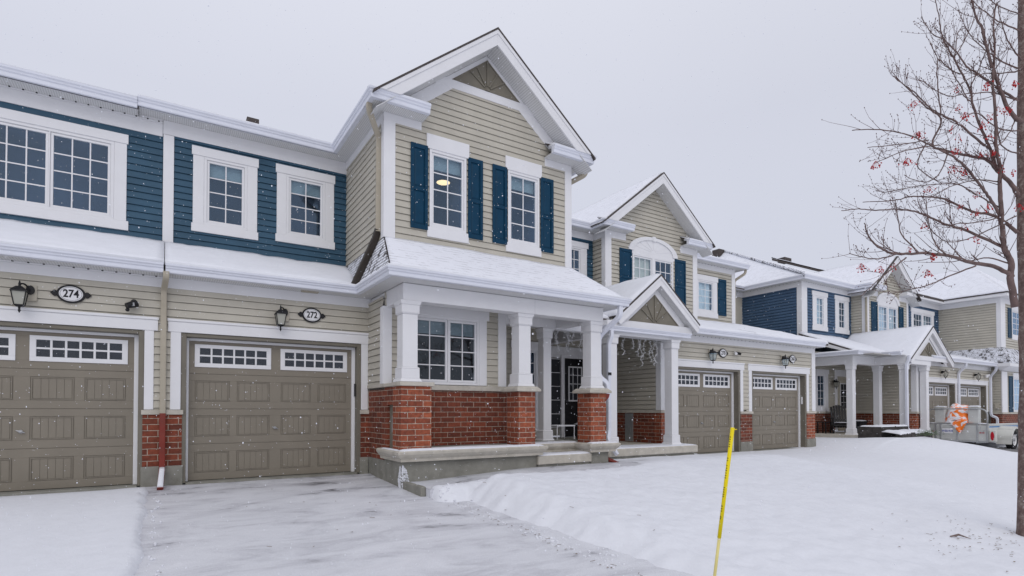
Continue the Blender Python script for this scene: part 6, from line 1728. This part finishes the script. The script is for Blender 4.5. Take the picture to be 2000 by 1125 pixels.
# wheel and fender
wx, wy, wz, wr = 25.22, 7.28, .03, .335
def wheel(cx, y0, y1):
    n = 36; prof = [(.20, y0 + .01), (.29, y0), (.325, y0 + .015), (.335, y0 + .04), (.335, y1 - .04), (.325, y1 - .015), (.29, y1), (.20, y1 - .01)]
    mb = MB()
    for k in range(n):
        a = 2 * math.pi * k / n
        for q, (rr, yy) in enumerate(prof):
            r2 = rr + (.006 if (k % 2 and q in (3, 4)) else 0)
            mb.v.append((cx + r2 * math.cos(a), yy, wz + r2 * math.sin(a)))
    m = len(prof)
    for k in range(n):
        for q in range(m):
            mb.f.append((k * m + q, k * m + (q + 1) % m, ((k + 1) % n) * m + (q + 1) % m, ((k + 1) % n) * m + q))
    w = mb.build('wheel', M['tyre'], r)
    rm = MB(); rm.disc_y(cx, wz, .205, .205, y0 + .045, y0 + .09, 28)
    ri = MB()
    for k in range(28):
        a0, a1 = 2 * math.pi * k / 28, 2 * math.pi * (k + 1) / 28
        for (ra, yya), (rc, yyc) in (((.205, y0 + .012), (.18, y0 + .03)), ((.18, y0 + .03), (.165, y0 + .045))):
            ri.face([(cx + ra * math.cos(a0), yya, wz + ra * math.sin(a0)), (cx + ra * math.cos(a1), yya, wz + ra * math.sin(a1)), (cx + rc * math.cos(a1), yyc, wz + rc * math.sin(a1)), (cx + rc * math.cos(a0), yyc, wz + rc * math.sin(a0))])
    rm.v += []; 
    off = len(rm.v); rm.v += ri.v; rm.f += [tuple(i + off for i in f) for f in ri.f]
    rm.build('rim', M['rim'], w)
    hb = MB().tube([(cx, y0 + .045, wz), (cx, y0 - .0, wz)], .04, 14)
    for k in range(5):
        a = 2 * math.pi * k / 5; hb.tube([(cx + .075 * math.cos(a), y0 + .046, wz + .075 * math.sin(a)), (cx + .075 * math.cos(a), y0 + .028, wz + .075 * math.sin(a))], .012, 6)
    hb.build('hub', M['galv'], w)
    ho = MB()
    for k in range(8):
        a = 2 * math.pi * (k + .5) / 8; ho.disc_y(cx + .135 * math.cos(a), wz + .135 * math.sin(a), .018, .018, y0 + .0425, y0 + .0445, 10)
    ho.build('rim_holes', M['black'], w)
wheel(wx, wy - .13, wy + .07)
wheel(wx, yb + .02, yb + .22)
for y0, y1 in ((wy - .17, ya + .0), (yb + .001, yb + .26)):
    fm = MB(); n = 14
    pts = []
    for k in range(n + 1):
        a = math.pi * (1.0 - k / n) + 0
        pts.append((wx + .45 * math.cos(a), wz + .05 + .42 * math.sin(a)))
    for (a, b), (c, d) in zip(pts, pts[1:]):
        fm.face([(a, y0, b), (c, y0, d), (c, y1, d), (a, y1, b)])
        ca, cb = wx + (a - wx) * .86, wz + (b - wz) * .86; cc_, cd = wx + (c - wx) * .86, wz + (d - wz) * .86
        fm.face([(a, y0, b), (c, y0, d), (cc_, y0, cd), (ca, y0, cb)])
    fm.face([(wx - .45, y0, wz + .05), (wx - .45, y1, wz + .05), (wx - .47, y1, wz - .14), (wx - .47, y0, wz - .14)])
    fo = fm.build('fender', M['fender'], r, smooth=False)
    so = fo.modifiers.new('solid', 'SOLIDIFY'); so.thickness = .012
ax2 = MB().box(wx - .04, wx + .04, ya, yb, wz - .04, wz + .04).box(X0 + .1, X0 + 5.0, ya + .3, ya + .38, zb - .09, zb - .01).box(X0 + .1, X0 + 5.0, yb - .38, yb - .3, zb - .09, zb - .01)
ax2.build('chassis', M['galv'], r)
MB().tube([(X0 + 3.2, ya + .3, -.05), (X0 + 4.5, 8.45, -.02), (X0 + 3.2, yb - .3, -.05)], .04, 8).build('tongue', M['galv'], r)

# tarpaulin heap
def tarp():
    mb = MB(); nu, nv = 46, 34
    cx, cy = X0 + .50, 8.47
    for j in range(nv + 1):
        for i in range(nu + 1):
            u = i / nu * 2 - 1; v = j / nv * 2 - 1
            x = cx + u * .60; y = cy + v * .50
            rr = math.sqrt((u * .95) ** 2 + (v * 1.0) ** 2)
            hgt = .64 * max(0, 1 - rr ** 3.2) + .04 * max(0, 1 - ((u + .35) ** 2 + (v - .55) ** 2) * 3)
            fold = .055 * math.sin(v * 7 + 2.2 * fbm(u, v, 1.3, 2, 1)) * (1 - rr * .4) + .06 * fbm(x, y, 3.2, 4, 2.0)
            z = zt + .04 + max(hgt * (1 + .15 * fbm(x, y, 2.0, 3, 8)) + fold * (hgt > .02), -.02)
            z = min(z, 1.34)
            if x < X0 - .005 + .05: z = max(z, zt + .05)
            mb.v.append((max(x, X0 - .05), y, z))
    for j in range(nv):
        for i in range(nu):
            a = j * (nu + 1) + i; mb.f.append((a, a + 1, a + nu + 2, a + nu + 1))
    o = mb.build('tarpaulin', M['tarp'], smooth=True)
    tag(o, 'crumpled orange tarpaulin dusted with snow heaped in the utility trailer', 'tarpaulin')
    fl = MB(); n = 12
    # triangular corner hanging over the tailgate
    for j in range(n):
        for i in range(n):
            def P(i, j):
                v = j / n; u = i / n
                wd = .52 * (1 - v) + .02; y = 8.38 - wd / 2 + wd * u - v * .06
                return (X0 - .062 - .02 * math.sin(u * 9 + v * 3) * v - .01, y, zt + .10 - v * .44 + .02 * math.sin(u * 6))
            fl.face([P(i, j), P(i + 1, j), P(i + 1, j + 1), P(i, j + 1)])
    # join with the heap
    for i in range(n):
        wd = .54
        y0 = 8.38 - wd / 2 + wd * i / n; y1 = 8.38 - wd / 2 + wd * (i + 1) / n
        fl.face([(X0 + .2, y0, zt + .32), (X0 + .2, y1, zt + .32), (X0 - .072, y1, zt + .10 + .02 * math.sin((i + 1) / n * 6)), (X0 - .072, y0, zt + .10 + .02 * math.sin(i / n * 6))])
    c = fl.build('hanging_corner', M['tarp'], o, smooth=True)
    return o
tarp()

# ------------------------------------------------------------------ porch things
def string_lights(pts, name, label):
    mb = MB(); rr = random.Random(9)
    for a, b, drops in pts:
        a = Vector(a); b = Vector(b)
        mb.tube([a, (a + b) / 2 - Vector((0, 0, .012)), b], .006, 4)
        for t, L in drops:
            p = a.lerp(b, t); q = Vector(p); path = [Vector(q)]
            n = max(4, int(L / .05))
            sgn = rr.choice((-1, 1))
            for k in range(n):
                q = q + Vector((sgn * rr.uniform(.0, .035) + rr.uniform(-.02, .02), rr.uniform(-.015, .015), -L / n)); path.append(Vector(q))
                if k % 3 == 2: sgn = -sgn
                for s in range(3):
                    e = q + Vector((rr.uniform(-.05, .05), rr.uniform(-.03, .03), rr.uniform(-.03, .035))); mb.tube([q, e], .003, 4)
                    mb.ball(tuple(e), .005, 5, 3)
            mb.tube(path, .0045, 4)
    o = mb.build(name, M['string'], smooth=False)
    tag(o, label, 'string lights')
string_lights([((7.97, 9.06, 2.68), (9.95, 9.06, 2.68), [(.05, .18), (.12, .34), (.20, .40), (.34, .40), (.44, .24), (.52, .40), (.58, .60), (.64, .42), (.72, .50), (.78, .58), (.84, .52), (.90, .40), (.96, .3)])], 'icicle_lights', 'white icicle string lights hanging under the small gabled porch beam')
string_lights([((6.5, 9.01, 2.70), (7.7, 9.01, 2.70), [(.08, .45), (.22, .30), (.36, .32), (.42, .45), (.56, .28), (.66, .42), (.8, .3)])], 'icicle_lights', 'white icicle string lights looped before the black front door')

r = thing('metal_stand', 'low folding metal stand with thin white legs beside the brick pier', 'stand', (7.03, 9.2, .467))
tp = MB(); tp.box(6.80, 7.27, 9.12, 9.15, .735, .76).box(6.80, 7.27, 9.45, 9.48, .735, .76).box(6.80, 6.83, 9.1501, 9.4499, .735, .76).box(7.24, 7.27, 9.1501, 9.4499, .735, .76)
tp.build('top_frame', M['white'], r)
MB().box(6.831, 7.239, 9.151, 9.449, .74, .75).build('top_panel', M['darkplastic'], r)
for x in (6.815, 7.255):
    for y in (9.135, 9.465):
        MB().tube([(x, y, .467), (x, y, .735)], .010, 6).build('leg', M['white'], r)

def planter(x, y, z, s, label):
    mb = MB().frustum(x, y, z, z + .42 * s, .17 * s, .17 * s, .27 * s, .27 * s)
    mb.frustum(x, y, z + .42 * s, z + .47 * s, .29 * s, .29 * s, .29 * s, .29 * s)
    r = thing('flower_pot', label, 'pot', (x, y, z), 'dark square pots on the porches')
    mb.build('pot', M['darkplastic'], r, bevel=.01)
    slope_snow(r, [(x - .27 * s, y - .27 * s, z + .46 * s), (x + .27 * s, y - .27 * s, z + .46 * s), (x + .27 * s, y + .27 * s, z + .46 * s), (x - .27 * s, y + .27 * s, z + .46 * s)], .05, 8, 8, 'snow', 'snow_cap', (1, 1, 1, 1))
planter(22.2, 10.9, .22, .95, 'dark tapered flower pot topped with snow between the far porch columns')
planter(8.52, 10.2, .262, 1.0, 'dark square flower pot half hidden behind the right brick pier')

# adirondack chair
def adirondack(cx, cy, z0):
    r = thing('adirondack_chair', 'black slatted outdoor armchair on the far porch dusted with snow', 'chair', (cx, cy, z0))
    # chair faces -Y
    def P(x, y, z): return (cx + x, cy + y, z0 + z)
    for s in (-1, 1):
        mb = MB(); mb.box(cx + s * .29 - .02, cx + s * .29 + .02, cy - .42, cy - .33, z0, z0 + .56); mb.build('leg', M['black'], r)
        mb = MB(); mb.prism([(cy - .40, z0 + .34), (cy + .42, z0 + .02), (cy + .46, z0 + .02), (cy + .46, z0 + .10), (cy - .30, z0 + .40)], cx + s * .25 - .015, cx + s * .25 + .015, 'x'); mb.build('leg', M['black'], r)
        mb = MB(); mb.box(cx + s * .33 - .06, cx + s * .33 + .06, cy - .46, cy + .28, z0 + .56, z0 + .585); mb.build('armrest', M['black'], r, bevel=.006)
    st = MB()
    for k in range(6):
        y = cy - .38 + k * .09; z = z0 + .38 - k * .032; st.box(cx - .27, cx + .27, y, y + .075, z, z + .018)
    st.build('seat', M['black'], r)
    bk = MB()
    for k in range(6):
        x = cx - .26 + k * .088; top = .95 + .10 * math.sin(math.pi * (k + .5) / 6)
        i = len(bk.v)
        bk.prism([(cy + .05, z0 + .2), (cy + .08, z0 + .2), (cy + .38, z0 + top), (cy + .35, z0 + top)], x, x + .076, 'x')
    bk.box(cx - .28, cx + .28, cy + .17, cy + .20, z0 + .45, z0 + .52)
    bk.build('backrest', M['black'], r)
    slope_snow(r, [(cx - .26, cy - .38, z0 + .40), (cx + .26, cy - .38, z0 + .40), (cx + .26, cy - .05, z0 + .28), (cx - .26, cy - .05, z0 + .28)], .03, 10, 8, 'snow', 'snow_cap', (1, 1, 1, 1))
    return r
adirondack(21.3, 11.05, .22).rotation_euler = (0, 0, R(-52))
sm = MB(); sm.box(20.45, 20.85, 11.1, 11.45, .62, .65)
r = thing('side_table', 'small black table beside the slatted porch armchair', 'table', (20.65, 11.3, .22))
sm.build('tabletop', M['black'], r)
for x in (20.48, 20.82):
    for y in (11.13, 11.42): MB().box(x - .015, x + .015, y - .015, y + .015, .22, .62).build('leg', M['black'], r)

# planter boxes in front of the far porch
r = thing('planter_box', 'low dark timber planter box full of snow before the far porch', 'planter', (19.5, 9.0, .2))
pb = MB(); pb.box(19.0, 19.05, 8.6, 9.3, .05, .55).box(20.75, 20.8, 8.6, 9.3, .05, .55).box(19.0501, 20.7499, 8.6, 8.64, .05, .55).box(19.0501, 20.7499, 9.26, 9.3, .05, .55).box(19.86, 19.93, 8.585, 8.5995, .05, .56)
pb.build('box', M['planter'], r, bevel=.006)
slope_snow(r, [(19.0, 8.6, .53), (20.8, 8.6, .53), (20.8, 9.3, .53), (19.0, 9.3, .53)], .06, 20, 10, 'snow', 'snow_cap', (1, 1, 1, 1))
r = thing('stone_bed', 'low stone flower bed with snow and dusty evergreen sprigs in front of the planter box', 'flower bed', (19.7, 8.0, .2))
sb = MB()
for k in range(7): sb.box(18.95 + k * .30, 19.23 + k * .30, 8.0, 8.2, .16, .34 + .02 * (k % 3))
sb.build('edging', M['planter'], r, bevel=.02)
slope_snow(r, [(18.9, 8.02, .33), (21.1, 8.02, .33), (21.1, 8.55, .40), (18.9, 8.55, .40)], .07, 24, 8, 'snow', 'snow_cap', (1, 1, 1, 1), .03)
lf = MB(); rl = random.Random(5)
for k in range(420):
    c = Vector((rl.gauss(20.5, .38), rl.uniform(7.86, 8.1), rl.uniform(.26, .42))); d = Vector((rl.uniform(-1, 1), rl.uniform(-1, .2), rl.uniform(-.1, .8))).normalized() * rl.uniform(.05, .12); s = Vector((-d.z, d.x * .3, d.x)).normalized() * .006
    lf.face([c - s, c + s, c + d])
lf.build('sprigs', M['evergreen'], r)

cl = MB(); rc = random.Random(8)
for k in range(260):
    y = rc.uniform(2.2, 7.0); x = bank_x(y) + abs(rc.gauss(0, .16)) - .05
    if rc.random() < .25: x = rc.uniform(3.2, 7.5); y = bank_y(x) - abs(rc.gauss(0, .10)) + .03
    z = max(ground_z(x, y), drive(x, y)); s = rc.uniform(.005, .016) * (1 if rc.random() < .9 else 1.6)
    cl.ball((x, y, z + s * .2), s, 6, 4, (rc.uniform(.8, 1.4), rc.uniform(.8, 1.4), rc.uniform(.5, .9)))
for k in range(50):
    y = rc.uniform(3.0, 8.9); x = -.10 + abs(rc.gauss(0, .05)); s = rc.uniform(.005, .016)
    cl.ball((x, y, drive(x, y) + s * .4), s, 6, 4, (rc.uniform(.8, 1.4), rc.uniform(.8, 1.4), .7))
cl.build('snow_clods', M['snow'], smooth=True, kind='stuff')
# fallen leaves and twigs at the foot of the tree and in the drive
def litter(name, cx, cy, sx, sy, n, seed):
    mb = MB(); rr = random.Random(seed)
    for k in range(n):
        x, y = rr.gauss(cx, sx), rr.gauss(cy, sy); z = ground_z(x, y) + .012
        if x < bank_x(y) + .1: z = drive(x, y) + .010
        s = rr.uniform(.006, .020); a = rr.uniform(0, 6.3)
        if rr.random() < .3:
            d = Vector((math.cos(a), math.sin(a), .1)) * s * 3; mb.tube([(x, y, z), (x + d.x, y + d.y, z + .004)], .002, 4)
        else:
            c, q = math.cos(a) * s, math.sin(a) * s
            mb.face([(x - c, y - q, z), (x + q * .6, y - c * .6, z + .006), (x + c, y + q, z + .002), (x - q * .6, y + c * .6, z + .004)])
    mb.build(name, M['mulch'], kind='stuff')
litter('leaf_litter', 7.65, 2.35, .45, .28, 90, 2)
litter('leaf_litter', 7.0, 2.7, .7, .4, 25, 3)
litter('leaf_litter', 2.2, 5.6, 1.3, 1.4, 26, 4)
litter('leaf_litter', 3.28, 4.9, .09, .9, 60, 6)
o = MB().tube([(7.28, 2.62, ground_z(7.28, 2.62) + .01), (7.38, 2.58, ground_z(7.38, 2.58) + .035), (7.47, 2.50, ground_z(7.47, 2.5) + .01)], [.008, .012, .003], 6).build('fallen_twig', M['bark'])
tag(o, 'short broken twig lying on the snow near the tree foot', 'twig')

# ------------------------------------------------------------------ falling snow
fl = MB(); rf_ = random.Random(21)
def flake(p, s):
    k = rf_.uniform(.8, 1.5)
    fl.ball(p, s, 5, 3, (rf_.uniform(.7, 1.2), rf_.uniform(.7, 1.2), k))
for _ in range(36000):
    dep = 2.2 + 17 * rf_.random() ** .75
    px = rf_.uniform(-1.02, 1.02); pz = rf_.uniform(-.40, .78)
    f = Vector((math.sin(.56), math.cos(.56), 0)); rt = Vector((math.cos(.56), -math.sin(.56), 0))
    p = Vector((0, 0, 1.06)) + f * dep + rt * px * dep + Vector((0, 0, pz * dep))
    if p.z < -.1 or p.z > 7.5: continue
    if p.y > 9.4 and p.x < 20: continue
    s = rf_.uniform(.0012, .0032) * (1.3 if rf_.random() < .03 else 1)
    flake(p, s)
fl.build('falling_snow', M['flake'], kind='stuff')
